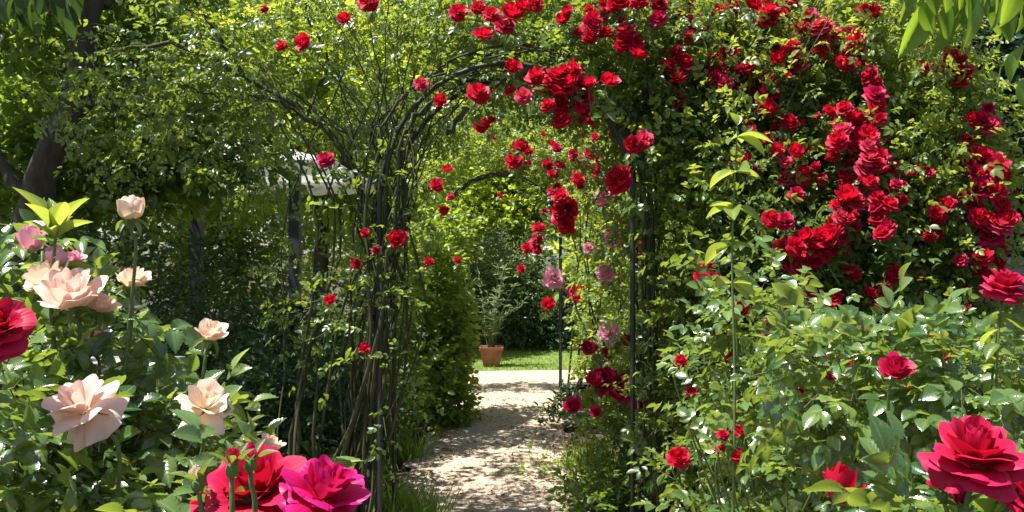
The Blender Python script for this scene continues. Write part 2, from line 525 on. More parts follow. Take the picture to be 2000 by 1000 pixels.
def rose_mesh(name, mat, R=0.05, style='open', seed=0, nu=7, nv=7, stalk=False):
    """style: bud, cup, open (hybrid tea with reflexed outer petals), pompon (small full climber bloom), loose"""
    rs = random.Random(seed)
    mb = MB()
    g = 0
    def ring(n, L, r0, ha, e, z0=0, ruf=0.06, curl=.25, notch=.22, jit=8):
        nonlocal g
        off = rs.uniform(0, 6.3)
        for i in range(n):
            j = lambda: rs.uniform(-jit, jit)
            petal(mb, off + 2 * math.pi * i / n + rs.uniform(-.15, .15), L * rs.uniform(.9, 1.1) * R, r0 * R, ha, e[0] + j(), e[1] + j(), e[2] + j(),
                  z0 * R, nu, nv, ruf, curl, rs.uniform(.2, .8), notch, rs)
    if style == 'bud':
        ring(2, 1.5, .05, 1.7, (75, 95, 112), 0, .01)
        ring(3, 1.6, .07, 1.3, (55, 88, 108), -.03, .02)
        ring(3, 1.55, .09, 1.2, (38, 82, 96), -.05, .03, jit=5)
        ring(2, 1.3, .10, 1.0, (20, 75, 60), -.06, .05)
    elif style == 'globe':
        ring(3, 1.5, .05, 1.3, (60, 95, 125), 0, .02)
        ring(3, 1.75, .08, 1.25, (25, 88, 140), -.05, .03, jit=5)
        ring(4, 1.8, .10, 1.05, (8, 85, 135), -.08, .04, jit=6)
        ring(3, 1.7, .10, .9, (0, 80, 105), -.1, .06)
    elif style == 'cup':
        ring(2, 1.0, .05, 1.6, (80, 95, 115), .1, .02)
        ring(3, 1.15, .07, 1.2, (65, 85, 100), .06, .04)
        ring(4, 1.25, .09, 1.0, (45, 78, 88), .03, .05)
        ring(5, 1.35, .1, .85, (25, 65, 70), 0, .06)
        ring(5, 1.4, .1, .8, (8, 48, 30), -.03, .08, .5)
    elif style == 'open':
        ring(2, .95, .03, 1.9, (82, 96, 122), .22, .02, jit=4)
        ring(3, 1.0, .06, 1.5, (74, 92, 112), .19, .04, jit=6)
        ring(3, 1.05, .08, 1.35, (64, 86, 100), .16, .06, .25, .15)
        ring(4, 1.12, .1, 1.2, (52, 76, 82), .12, .08, .3, .2, 8)
        ring(5, 1.2, .1, 1.05, (38, 62, 50), .08, .10, .5, .22, 9)
        ring(5, 1.28, .1, 1.0, (22, 44, 5), .03, .11, .7, .25, 11)
        ring(5, 1.3, .1, .95, (6, 22, -35), -.03, .12, .8, .28, 13)
        ring(5, 1.25, .1, .9, (-10, -5, -70), -.08, .12, .8, .28, 13)
    elif style == 'loose':      # few large floppy petals, as a blown tea rose
        ring(2, 1.0, .04, 1.8, (78, 94, 120), .14, .03, jit=4)
        ring(3, 1.15, .06, 1.4, (66, 88, 108), .1, .05, .25, .15)
        ring(3, 1.3, .08, 1.2, (52, 74, 80), .06, .07, .4, .18, 10)
        ring(4, 1.5, .09, 1.0, (36, 56, 25), .02, .09, .7, .26, 12)
        ring(4, 1.6, .1, .9, (14, 20, -40), -.02, .10, .9, .30, 16)
        ring(4, 1.6, .1, .82, (-15, -25, -80), -.06, .10, .9, .30, 16)
    else:                        # pompon
        ring(3, .6, .05, 1.4, (75, 88, 112), .22, .08)
        ring(4, .75, .10, 1.1, (62, 80, 88), .17, .10, .25, .12)
        ring(5, .86, .13, .95, (48, 66, 60), .12, .11, .4, .16)
        ring(5, .96, .15, .90, (30, 48, 25), .06, .12, .5, .2, 10)
        ring(6, 1.02, .15, .80, (12, 26, -10), 0, .13, .6, .22, 12)
        ring(6, 1.0, .15, .76, (-8, 0, -50), -.07, .13, .6, .24, 14)
    if stalk:
        e = rs.uniform(-1.2, 1.2); g2 = rs.uniform(-1.2, 1.2)
        P = [(0, 0, -.05), (.05, 0, -.9), (.3 * e, .3 * g2, -2.0), (1.0 * e, 1.0 * g2, -3.4)]
        tube(mb, P, .075, .06, n=8, sides=5, mi=1)
        for q in range(5):
            an = 2 * math.pi * q / 5
            add_leaves(mb, [(.12 * math.cos(an), .12 * math.sin(an), -.12)], [(math.cos(an), math.sin(an), -.2)], [(0, 0, 1)], .7, .22, 'far', .5, mi=1)
        for q in range(3):
            an = rs.uniform(0, 6.28); z = -rs.uniform(1.2, 3.0)
            for dd in (-.6, 0, .6):
                add_leaves(mb, [(.3 * e * min(1, -z / 2) + .5 * math.cos(an) * (dd == 0), .3 * g2 * min(1, -z / 2) + .5 * math.sin(an) * (dd == 0), z)],
                           [(math.cos(an + dd), math.sin(an + dd), rs.uniform(-.3, .3))], [(rs.uniform(-.4, .4), rs.uniform(-.4, .4), 1)], 1.0, .62, 'mid', rs.random(), mi=2)
        return mb.mesh(name, [mat, M['green_stem'], M['rose_leaf']])
    return mb.mesh(name, mat)

def calyx_mesh(name, R=0.012, hang=0.0, seed=0):
    """green hip with five sepals, hanging back when hang is near 1"""
    rs = random.Random(seed)
    mb = MB()
    prof = [(0.25, -1.6), (.55, -1.45), (.8, -1.0), (.85, -.5), (.7, -.1), (.5, .1)]
    n = 8
    V = [(r * R * math.cos(a), r * R * math.sin(a), z * R) for r, z in prof for a in np.linspace(0, 2 * math.pi, n, endpoint=False)]
    F = [(i * n + j, i * n + (j + 1) % n, (i + 1) * n + (j + 1) % n, (i + 1) * n + j) for i in range(len(prof) - 1) for j in range(n)]
    mb.add(V, F, tint=.5)
    for i in range(5):
        a = 2 * math.pi * i / 5 + rs.uniform(-.2, .2)
        d = np.array([math.cos(a), math.sin(a), 0])
        e = math.radians(55 - 110 * hang + rs.uniform(-15, 15))
        D = d * math.cos(e) + np.array([0, 0, math.sin(e)])
        N = -d * math.sin(e) + np.array([0, 0, math.cos(e)])
        add_leaves(mb, [d * R * .6], [D], [N], R * 2.9, R * 1.0, 'smooth', rs.random())
    return mb.mesh(name, M['sepal'])

def aim(d, spin=0.0):
    d = Vector([float(x) for x in d]).normalized()
    q = d.to_track_quat('Z', 'Y')
    return (q.to_matrix() @ Matrix.Rotation(spin, 3, 'Z')).to_euler()

RED_SMALL = [rose_mesh('small_red_rose', M['red'], 1.0, 'pompon', s, 4, 5, True) for s in range(6)] + \
            [rose_mesh('small_red_rose', M['red'], 1.0, 'cup', 50 + s, 5, 5, True) for s in range(2)] + [rose_mesh('small_red_rose', M['crimson'], 1.0, 'pompon', 60 + s, 4, 5, True) for s in range(2)] + [rose_mesh('small_red_rose', M['faded'], 1.0, 'pompon', 70, 4, 5, True)]
CRIM_SMALL = [rose_mesh('crimson_rose', M['crimson'], 1.0, 'cup', 20 + s, 6, 6, True) for s in range(3)]
PINK_SMALL = [rose_mesh('pink_rose', M['pink'], 1.0, 'pompon', 30 + s, 5, 6, True) for s in range(3)]
RED_BUD = [rose_mesh('red_bud', M['red'], 1.0, 'bud', 40 + s, 5, 6, True) for s in range(2)]

def bloom(parent, px, py, size, Y, meshes, tilt=None, name='flower'):
    """a bloom of the given apparent photo size on a plant; returns its world position"""
    p = at(px, py, Y)
    o = link(name, random.choice(meshes), parent)
    o.location = Vector(p) - parent.location
    R = size / F_PX * Y * 0.55
    o.scale = (R, R, R * random.uniform(.85, 1.1))
    d = tilt or (random.uniform(-.6, .6), random.uniform(-1.4, -.3), random.uniform(.2, 1.0))
    o.rotation_euler = aim(d, random.uniform(0, 6.28))
    return p

EXEC_AFTER = True
# ------------------------------------------------------------------ ground, path, lawn
def sheet(name, pts_l, pts_r, z, mat, sub=10):
    """strip between two polylines (front to back), finely divided with a ragged edge"""
    n = 60
    Lp, Rp = smooth_path(pts_l, n), smooth_path(pts_r, n)
    Lp[:, 0] += 0.05 * np.sin(np.arange(n) * 1.7) + rng.normal(0, .02, n)
    Rp[:, 0] += 0.05 * np.sin(np.arange(n) * 1.3 + 1) + rng.normal(0, .02, n)
    k = 14
    s = np.linspace(0, 1, k)[None, :, None]
    V = Lp[:, None] * (1 - s) + Rp[:, None] * s
    V[..., 2] = z + rng.normal(0, .0015, V.shape[:2]) + 0.012 * np.sin(np.pi * s[..., 0])
    F = [(i * k + j, i * k + j + 1, (i + 1) * k + j + 1, (i + 1) * k + j) for i in range(n - 1) for j in range(k - 1)]
    mb = MB(); mb.add(V.reshape(-1, 3), F)
    return tag(mb.build(name, mat), kind='structure')

M['soil'] = rough_mat('garden_soil', (.035, .025, .015), (.10, .075, .045), 6, .95, .8, .03, c2=(.06, .055, .025))
def gravel_mat():
    m, t, out = new_mat('gravel_path')
    geo = node(t, "ShaderNodeNewGeometry")
    v = node(t, "ShaderNodeTexVoronoi"); v.inputs["Scale"].default_value = 55
    n1 = node(t, "ShaderNodeTexNoise"); n1.inputs["Scale"].default_value = 1.6; n1.inputs["Detail"].default_value = 6
    n2 = node(t, "ShaderNodeTexNoise"); n2.inputs["Scale"].default_value = 30; n2.inputs["Detail"].default_value = 8
    for q in (v, n1, n2):
        t.links.new(geo.outputs["Position"], q.inputs["Vector"])
    c = mixcol(t, n1.outputs[0], (.31, .225, .14), (.53, .425, .29))
    r2 = node(t, "ShaderNodeMapRange"); r2.inputs[1].default_value = .35; r2.inputs[2].default_value = .65
    t.links.new(n2.outputs[0], r2.inputs[0])
    c2 = mixcol(t, r2.outputs[0], (.20, .13, .08), (.60, .47, .36))
    c = mixcol(t, 0.5, c, c2)
    r3 = node(t, "ShaderNodeMapRange"); r3.inputs[3].default_value = .0; r3.inputs[4].default_value = .5
    sp = node(t, "ShaderNodeSeparateXYZ"); t.links.new(v.outputs["Color"], sp.inputs[0]); t.links.new(sp.outputs[0], r3.inputs[0])
    c = mixcol(t, r3.outputs[0], c, (.58, .50, .42))
    bs = node(t, "ShaderNodeBsdfPrincipled"); bs.inputs["Roughness"].default_value = .95; bs.inputs["Specular IOR Level"].default_value = .2
    t.links.new(c, bs.inputs["Base Color"])
    bp = node(t, "ShaderNodeBump"); bp.inputs["Strength"].default_value = .9; bp.inputs["Distance"].default_value = .012
    t.links.new(v.outputs["Distance"], bp.inputs["Height"]); bp.invert = True
    b2 = node(t, "ShaderNodeBump"); b2.inputs["Strength"].default_value = .5; b2.inputs["Distance"].default_value = .03
    t.links.new(n2.outputs[0], b2.inputs["Height"]); t.links.new(bp.outputs[0], b2.inputs["Normal"])
    t.links.new(b2.outputs[0], bs.inputs["Normal"])
    t.links.new(bs.outputs[0], out.inputs[0])
    return m
M['gravel'] = gravel_mat()
M['lawn'] = rough_mat('lawn_turf', (.07, .12, .02), (.17, .23, .05), 9, .9, .6, .03)

mb = MB()
gx = np.concatenate([np.linspace(-600, -20, 8), np.linspace(-12, 12, 49), np.linspace(20, 600, 8)])
gy = np.concatenate([np.linspace(-80, -6, 5), np.linspace(-2, 24, 53), np.linspace(30, 1200, 10)])
GX, GY = np.meshgrid(gx, gy, indexing='ij')
GZ = 0.02 * np.sin(GX * 1.3) * np.sin(GY * 1.1) * ((np.abs(GX) < 12) & (GY < 24)) - 0.025
nx, ny = len(gx), len(gy)
mb.add(np.stack([GX, GY, GZ], -1).reshape(-1, 3), [(i * ny + j, (i + 1) * ny + j, (i + 1) * ny + j + 1, i * ny + j + 1) for i in range(nx - 1) for j in range(ny - 1)])
tag(mb.build('ground', M['soil']), kind='structure')
sheet('path', [(-.5, 1, 0), (-.62, 4, 0), (-.72, 6, 0), (-.68, 8, 0), (-.6, 10.3, 0)], [(.5, 1, 0), (.46, 4, 0), (.48, 6, 0), (.5, 8, 0), (.7, 10.3, 0)], 0.010, M['gravel'])
# the cross path and the lawn beyond it run left to right
def cross(name, y0, y1, z, mat, x0=-7, x1=7):
    n = 70
    X = np.linspace(x0, x1, n)
    k = 8
    V = np.zeros((n, k, 3))
    ys0 = y0 + .04 * np.sin(X * 2.3) + rng.normal(0, .015, n)
    ys1 = y1 + .05 * np.sin(X * 1.9 + 1) + rng.normal(0, .02, n)
    for j in range(k):
        s = j / (k - 1)
        V[:, j, 0] = X; V[:, j, 1] = ys0 * (1 - s) + ys1 * s
        V[:, j, 2] = z + .008 * math.sin(math.pi * s)
    F = [(i * k + j, (i + 1) * k + j, (i + 1) * k + j + 1, i * k + j + 1) for i in range(n - 1) for j in range(k - 1)]
    mb = MB(); mb.add(V.reshape(-1, 3), F)
    return tag(mb.build(name, mat), kind='structure')
cross('cross_path', 10.2, 11.55, 0.016, M['gravel'])
cross('lawn', 11.5, 19, 0.022, M['lawn'], -9, 9)
# grass of the lawn
mb = MB()
n = 16000
P = np.stack([rng.uniform(-3.2, 3.5, n), 11.5 + 4.5 * rng.random(n) ** 1.3, np.full(n, .02)], -1)
add_leaves(mb, P, np.stack([rng.normal(0, .4, n), rng.normal(0, .4, n), np.ones(n)], -1), rng.normal(0, 1, (n, 3)), rng.uniform(.025, .06, n), .007, 'blade')
tag(mb.build('grass', M['grass']), 'short sunlit grass of the lawn behind the terracotta pot', 'grass', kind='stuff')
# loose stones, dead leaves and petals lying on the path
mb = MB()
n = 2600
Yp = 4.6 + 6 * rng.random(n) ** 1.4
Xp = rng.uniform(-.7, .62, n)
T8 = nrm(rng.normal(0, 1, (n, 6, 3))) * 0
base = np.array([(1, 0, 0), (0, 1, 0), (-1, 0, 0), (0, -1, 0), (0, 0, .7), (0, 0, -.7)], float)
sz = rng.uniform(.003, .011, n)
V = np.stack([Xp, Yp, np.full(n, .024)], -1)[:, None] + base[None] * sz[:, None, None] * rng.uniform(.6, 1.2, (n, 6, 1))
Fo = np.array([(0, 1, 4), (1, 2, 4), (2, 3, 4), (3, 0, 4)])
mb.add(V.reshape(-1, 3), (Fo[None] + (np.arange(n) * 6)[:, None, None]).reshape(-1, 3), tint=np.repeat(rng.random(n), 6))
M['stone'] = rough_mat('gravel_stone', (.22, .16, .11), (.62, .52, .42), 70, .9, .2, .002)
tag(mb.build('gravel', M['stone'], smooth=False), 'loose pale stones scattered over the garden path', 'gravel', kind='stuff')
mb = MB()
n = 900
Yp = 4.7 + 4.5 * rng.random(n)
sd = rng.random(n) < .75
Xp = np.where(sd, np.where(rng.random(n) < .5, -.66, .48) + rng.normal(0, .12, n), rng.uniform(-.6, .45, n))
add_leaves(mb, np.stack([Xp, Yp, rng.uniform(.022, .035, n)], -1), np.stack([rng.normal(0, 1, n), rng.normal(0, 1, n), rng.normal(0, .15, n)], -1),
           np.stack([rng.normal(0, .25, n), rng.normal(0, .25, n), np.ones(n)], -1), rng.uniform(.025, .055, n), rng.uniform(.015, .03, n), 'mid')
tag(mb.build('dead_leaves', M['dry_leaf']), 'brown dead leaves lying along the edges of the path', 'dead leaves', kind='stuff')
mb = MB()
n = 260
Yp = 4.7 + 5 * rng.random(n)
Xp = np.where(rng.random(n) < .7, .40, -.1) + rng.normal(0, .2, n)
add_leaves(mb, np.stack([Xp, Yp, rng.uniform(.022, .032, n)], -1), np.stack([rng.normal(0, 1, n), rng.normal(0, 1, n), rng.normal(0, .15, n)], -1),
           np.stack([rng.normal(0, .25, n), rng.normal(0, .25, n), np.ones(n)], -1), rng.uniform(.014, .026, n), rng.uniform(.014, .024, n), 'mid')
tag(mb.build('fallen_petals', M['crimson']), 'dark red rose petals fallen on the garden path', 'fallen petals', kind='stuff')

# ------------------------------------------------------------------ rose arches (dark metal hoops)
def rose_arch(label, hoops, spring, apex, r=.011):
    c0 = hoops[0]
    t = empty('rose_arch', (c0[0], c0[1], 0), label, 'rose arch', 'metal arches over the path')
    lines = []
    for (cx, Y, hw) in hoops:
        mb = MB()
        P = [(cx - hw, Y, -.05), (cx - hw, Y, spring * .5), (cx - hw, Y, spring)]
        for a in np.linspace(math.pi, 0, 15)[1:-1]:
            P.append((cx + hw * math.cos(a), Y, spring + (apex - spring) * math.sin(a)))
        P += [(cx + hw, Y, spring), (cx + hw, Y, spring * .5), (cx + hw, Y, -.05)]
        C = smooth_path(P, 70)
        tube(mb, C, r, n=70, sides=8, smooth=False)
        mb.build('hoop', M['metal'], t)
        lines.append(C)
    for k in list(range(5, 70, 5)):
        mb = MB()
        tube(mb, [lines[0][k], lines[1][k]], .005, n=2, sides=6)
        mb.build('rung', M['metal'], t)
    return t
rose_arch('larger near dark metal rose arch, thickly wound with old rose canes', [(-.03, 4.6, .655), (.055, 4.97, .715)], 1.78, 2.50, .0125)
rose_arch('slim dark metal rose arch at the far end of the path by the lawn', [(-.13, 9.6, .66), (-.13, 10.0, .67)], 1.75, 2.40, .011)

# ------------------------------------------------------------------ climbing roses
def foliage(parent, name, ells, mat, comp=True, **kw):
    """ells: (px, py, Y, rx, ry, rz, n, gap) ellipsoids placed in the garden"""
    mb = MB()
    for (px, py, Y, rx, ry, rz, n, gap) in ells:
        c = at(px, py, Y)
        P, O = in_ell(c, (rx, ry, rz), n, gap=gap, wl=kw.get('wl', .45))
        a = dict(kw); a.pop('wl', None)
        sprays(mb, P, O, comp=comp, **a)
    return mb.build(name, [mat, M['twig']], parent)

# --- left climber
cl = empty('climbing_rose', (-.75, 4.75, 0), 'climbing rose with bare twisted canes fanning up left of the near arch', 'climbing rose', 'climbing roses')
bases = [(-.70 - abs(random.gauss(0, .26)), 4.75 + random.gauss(0, .16), -.03) for _ in range(40)]
targets = []
for (px, py, Y) in [(620, -30, 4.6), (700, -40, 4.7), (760, -60, 4.4), (830, -40, 4.8), (660, 20, 5.0), (560, 40, 4.8), (500, 120, 4.9), (590, 160, 4.5), (900, -30, 5.0),
                    (960, 20, 4.9), (860, -10, 4.4), (640, 120, 4.3), (450, 170, 4.7), (700, 60, 4.4), (810, 60, 5.1), (400, 60, 4.9), (730, -50, 5), (780, 0, 4.9)]:
    targets.append(at(px, py, Y))
for i, tg in enumerate(targets):
    b = bases[i]
    j = (random.gauss(0, .05), random.gauss(0, .07))
    mb = MB()
    m1 = at(722 + random.gauss(0, 42), 620, 4.7 + j[1]); m2 = at(772 + random.gauss(0, 34), 390, 4.7 + j[1])
    m3 = m2 * .55 + tg * .45 + np.array([.04, 0, .05])
    tube(mb, [b, m1, m2, m3, tg], .0095 * random.uniform(.6, 1.3), .0025, n=26, sides=6, jit=.007)
    mb.build('cane', M['cane'], cl)
# canes that follow the hoop over the path
for i in range(9):
    mb = MB()
    Yc = random.uniform(4.52, 5.0)
    of = random.gauss(.02, .075)
    end = random.uniform(1.2, 2.7)
    P = [bases[20 + i], at(735 + random.gauss(0, 30), 700, Yc), at(765 + random.gauss(0, 26), 430, Yc)]
    for a in np.linspace(math.pi * .86, math.pi - end, 6):
        P.append((.02 + (.69 + of) * math.cos(a), Yc + random.gauss(0, .03), 1.76 + (.74 + of) * math.sin(a)))
    tube(mb, P, .014 * random.uniform(.45, 1.25), .004, n=34, sides=7, jit=.009)
    mb.build('cane', M['cane'], cl)
# leaning and upright stems at its foot
for i in range(12):
    mb = MB()
    x = -.68 - random.random() * .62
    tube(mb, [(x, 4.7 + random.gauss(0, .2), -.03), (x * .97 + random.gauss(0, .05), 4.75, .8), (x * .80 - .06 + random.gauss(0, .05), 4.8, 1.7), (x * .8 + random.gauss(0, .2), 4.8, 2.5)],
         .009 * random.uniform(.6, 1.5), .004, n=18, sides=6, jit=.008)
    mb.build('cane', M['cane'], cl)
# thick cane arching away to the left
for P, r in (([at(705, 420, 4.9), at(690, 330, 4.9), at(600, 225, 4.95), at(480, 150, 5.0), at(350, 88, 5.1), at(185, 105, 5.2)], .021),
             ([at(480, 150, 5.0), at(420, 60, 5.0), at(380, 0, 5.0), at(350, -60, 5)], .013),
             ([at(600, 225, 4.95), at(520, 190, 4.8), at(440, 190, 4.8), at(300, 150, 4.7)], .009),
             ([at(600, 225, 4.95), at(640, 120, 5.1), at(600, 30, 5.1), at(590, -40, 5)], .010),
             ([at(870, 260, 4.6), at(950, 175, 4.6), at(1040, 140, 4.55), at(1100, 140, 4.5)], .016)):
    mb = MB()
    tube(mb, P, r, r * .5, n=24, sides=7, jit=.008)
    mb.build('cane', M['cane'], cl)
foliage(cl, 'foliage', [(640, 90, 5.0, 1.05, .4, .55, 210, .4), (800, 60, 5.2, .6, .35, .42, 120, .3), (420, 110, 5.0, .8, .4, .5, 150, .35), (740, 420, 4.7, .26, .2, .5, 40, .4),
                        (740, 640, 4.65, .30, .25, .55, 50, .45), (960, 60, 5.1, .45, .3, .25, 90, .2), (620, 570, 4.9, .32, .25, .4, 45, .4), (370, 250, 5.4, .5, .3, .32, 130, .3), (500, 350, 5.0, .2, .2, .12, 20, .2), (610, 280, 5.0, .22, .2, .10, 12, .2), (250, 230, 5.4, .6, .3, .3, 150, .3)],
        M['rose_leaf'], k=4, tl=.2, L=.032, tint=(.15, 1), up=.5, rnd=.7)
LB = [(720, 5, 34), (675, 40, 22), (550, 92, 24), (597, 85, 28), (637, 313, 30), (873, 335, 18), (853, 362, 24), (868, 412, 18), (822, 165, 24), (862, 198, 22), (695, 515, 18), (645, 588, 18),
      (713, 455, 16), (735, 490, 16), (772, 470, 28), (785, 462, 22), (838, 512, 17), (893, 508, 14), (712, 680, 18), (516, 18, 16), (895, 25, 32), (935, 18, 30), (960, 30, 32), (1000, 35, 42),
      (1018, 18, 34), (945, 75, 36), (1045, 8, 26), (935, 183, 40), (1000, 183, 22), (945, 250, 26), (1005, 313, 30), (1000, 135, 26), (1018, 285, 22), (960, 235, 18), (985, 50, 34), (880, 385, 14)]
for (px, py, s) in LB:
    bloom(cl, px, py, s, 4.45 + random.uniform(-.15, .12), RED_SMALL)

# --- big climber on the right of the near arch
cr = empty('climbing_rose', (1.15, 4.8, 0), 'huge climbing rose smothered in red blooms over the right of the near arch', 'climbing rose', 'climbing roses')
for i in range(22):
    mb = MB()
    x = random.uniform(.92, 1.6)
    top = at(random.uniform(1150, 1750), random.uniform(-30, 160), random.uniform(4.7, 5.1))
    Yb = random.uniform(4.7, 5.2)
    tube(mb, [(x, Yb, -.03), (x + random.gauss(0, .05), Yb, .8), (x + random.gauss(0, .07), Yb - .05, 1.6), (x * .6 + top[0] * .4, top[1], 2.2), top],
         .010 * random.uniform(.6, 1.5), .003, n=24, sides=6, jit=.009)
    mb.build('cane', M['cane'], cr)
for i in range(4):
    mb = MB()
    Yc = random.uniform(4.6, 5.0); of = random.gauss(.03, .05); end = random.uniform(.8, 1.9)
    P = [(.72 + of, Yc, -.03), (.70 + of, Yc, .9), (.70 + of, Yc, 1.6)]
    for a in np.linspace(.35, end, 5):
        P.append((.03 + (.68 + of) * math.cos(a), Yc + random.gauss(0, .03), 1.78 + (.74 + of) * math.sin(a)))
    tube(mb, P, .009 * random.uniform(.6, 1.3), .005, n=30, sides=6, jit=.006)
    mb.build('cane', M['cane'], cr)
foliage(cr, 'foliage', [(1570, 280, 5.2, .90, .45, .45, 680, .15), (1590, 410, 4.95, .75, .42, .45, 520, .15), (1620, 560, 4.8, .60, .40, .50, 460, .15),
                        (1350, 250, 5.2, .45, .35, .60, 300, .2), (1400, 560, 4.9, .50, .40, .75, 280, .25), (1300, 420, 5.0, .3, .3, .6, 90, .3), (1120, 130, 4.95, .36, .28, .22, 90, .0),
                        (1420, 830, 4.8, .55, .4, .5, 200, .3)],
        M['rose_leaf'], k=4, tl=.2, L=.037, tint=(.3, 1), up=.5, rnd=.65, droop=.3)
RB = """1045 150 38;1065 165 40;1085 145 38;1105 165 42;1085 190 42;1095 207 36;1140 165 44;1145 240 38;1120 150 30;1100 45 32;1158 50 38;1150 78 30;1185 20 42;1168 8 36;1225 65 42;1230 95 46;1240 112 34;1212 62 32;1205 5 40;
1250 4 40;1292 8 40;1330 25 40;1355 45 46;1374 58 42;1340 12 36;1400 25 42;1430 20 40;1475 20 40;1500 30 42;1522 20 40;1490 48 38;1542 8 40;1310 130 44;1337 120 42;1325 152 42;1385 125 42;1405 142 40;1425 115 46;1442 145 42;
1462 130 38;1415 163 40;1450 165 40;1476 168 42;1490 188 40;1500 206 42;1516 180 36;1520 118 38;1552 90 40;1555 122 42;1578 35 42;1600 52 48;1622 62 42;1610 88 42;1640 80 42;1656 98 40;1626 102 38;1662 70 38;1676 112 38;
1682 132 38;1690 20 38;1716 25 36;1702 150 38;1715 162 32;1706 182 42;1710 206 42;1650 215 38;1660 235 52;1650 256 50;1672 262 42;1638 272 42;1630 310 32;1692 266 46;1696 286 44;1678 292 44;1622 220 34;1700 315 52;1722 322 50;
1690 334 46;1740 330 38;1546 245 36;1520 238 30;1495 272 34;1517 290 36;1558 298 38;1465 332 40;1450 324 30;1538 355 48;1660 350 38;1650 385 50;1672 396 44;1690 370 38;1638 402 38;1710 385 42;1722 402 44;1736 440 36;1655 432 46;1638 440 38"""
R2B = """1600 467 46;1622 472 46;1615 494 46;1594 492 42;1636 462 38;1530 430 38;1555 485 36;1545 510 42;1562 526 38;1582 512 34;1570 557 46;1560 572 44;1582 590 40;1576 622 52;1596 636 46;1602 602 40;1590 655 38;1665 650 36;
1630 580 32;1720 568 38;1722 592 32;1742 540 26;1375 532 32;1378 550 30;1345 525 26;1385 512 22;1205 355 50;1240 280 36;1752 360 26;1718 422 38;1725 455 34"""
def parse(s):
    return [tuple(float(x) for x in q.split()) for q in s.replace('\n', '').split(';') if q.strip()]
def ydrape(px, py):
    return 4.36 + max(0, 460 - py) * .0013 - .1 * (px < 1300) + .06 * math.sin(px * .01) + random.uniform(-.08, .12)
def cluster(parent, lst, yfun, most, sc=.95):
    out = []
    for (px, py, s) in lst:
        out.append((px + random.uniform(-5, 5), py + random.uniform(-5, 5), s * sc * random.uniform(.8, 1.12)))
    while len(out) < most:
        px, py, s = random.choice(lst)
        out.append((px + random.gauss(0, .45) * s, py + random.gauss(0, .5) * s, s * sc * random.uniform(.5, .95)))
    for (px, py, s) in out:
        bud = s < 30 and random.random() < .22
        bloom(parent, px, py, s * (.6 if bud else 1), yfun(px, py), RED_BUD if bud else RED_SMALL, (random.uniform(-.9, .5), random.uniform(-1.1, -.3), random.uniform(.2, 1.3)))
RBL = parse(RB)
foliage(cr, 'sun_toned_foliage', [(1370, 330, 4.75, .36, .22, .40, 120, .15), (1400, 500, 4.7, .40, .22, .45, 120, .2), (1520, 180, 5.0, .6, .3, .35, 150, .2), (1750, 300, 4.8, .3, .25, .45, 100, .2)], M['light_leaf'], k=4, tl=.18, L=.037, tint=(0, .9), up=.5, rnd=.65, droop=.25)  # paler leaves added to lighten the dark mass; sunlight put into their colour
cluster(cr, [q for q in RBL if q[0] >= 1300 and q[1] >= 205], ydrape, 100, .78)
cu = empty('climbing_rose', (1.75, 5.45, 0), 'climbing rose arching its red blooms along the very top right of the big rose bank', 'climbing rose', 'climbing roses')
for i in range(9):
    mb = MB()
    x = random.uniform(1.4, 2.1)
    top = at(random.uniform(1350, 1800), random.uniform(-40, 90), random.uniform(5.4, 5.7))
    tube(mb, [(1.75 + random.gauss(0, .1), 5.5, -.03), (x, 5.5, 1.0), (x + random.gauss(0, .1), 5.5, 2.0), top], .011 * random.uniform(.7, 1.3), .003, n=22, sides=6, jit=.01)
    mb.build('cane', M['cane'], cu)
foliage(cu, 'foliage', [(1560, 150, 5.5, .95, .50, .45, 680, .15), (1300, 50, 5.2, .75, .42, .40, 380, .12), (1600, 30, 5.7, .85, .5, .45, 560, .1)], M['rose_leaf'], k=4, tl=.2, L=.037, tint=(.3, 1), up=.5, rnd=.65, droop=.3)
cluster(cu, [q for q in RBL if q[0] >= 1300 and q[1] < 205], ydrape, 100, .78)
ct = empty('climbing_rose', (.72, 5.05, 0), 'climbing rose crossing the near arch with a tight red cluster at the crown', 'climbing rose', 'climbing roses')
for i in range(6):
    mb = MB()
    Yc = random.uniform(4.75, 5.15); of = random.gauss(.03, .03); end = random.uniform(1.3, 2.3)
    P = [(.74 + of, Yc, -.03), (.72 + of, Yc, .9), (.71 + of, Yc, 1.6)]
    for a in np.linspace(.35, end, 6):
        P.append((.04 + (.68 + of) * math.cos(a), Yc + random.gauss(0, .04), 1.80 + (.78 + of) * math.sin(a)))
    tube(mb, P, .009 * random.uniform(.6, 1.3), .003, n=34, sides=6, jit=.008)
    mb.build('cane', M['cane'], ct)
for i in range(5):  # canes added to carry the rear leaf clump that shades the path
    mb = MB()
    x = random.uniform(-.5, .6)
    tube(mb, [(x, 4.9, 2.5), (x * .9, 5.5, 2.68), (x * .9 - .2, 6.5, 2.72), (x * .8 - .45 + random.gauss(0, .1), 7.7, 2.62)], .007, .003, n=18, sides=6, jit=.01)
    mb.build('cane', M['cane'], ct)
foliage(ct, 'foliage', [(1180, 90, 5.15, .75, .45, .32, 460, .05), (1000, 60, 5.3, .5, .45, .28, 240, .1), (1300, 160, 5.2, .3, .4, .4, 160, .15), (960, 150, 4.8, .30, .18, .14, 44, .1), (1210, 200, 4.85, .22, .2, .22, 56, .1), (1110, 90, 4.8, .3, .15, .10, 40, .1), (800, 235, 7.1, .9, .42, .12, 360, .0)], M['rose_leaf'], k=4, tl=.17, L=.034, tint=(.1, 1), up=.6, rnd=.65, droop=.3)  # last, rear clump is placed over the path to cast shade on it
cluster(ct, [q for q in RBL if q[0] < 1300], lambda x, y: (4.22 if y > 125 else 4.5) + random.uniform(-.06, .08), 74, .94)
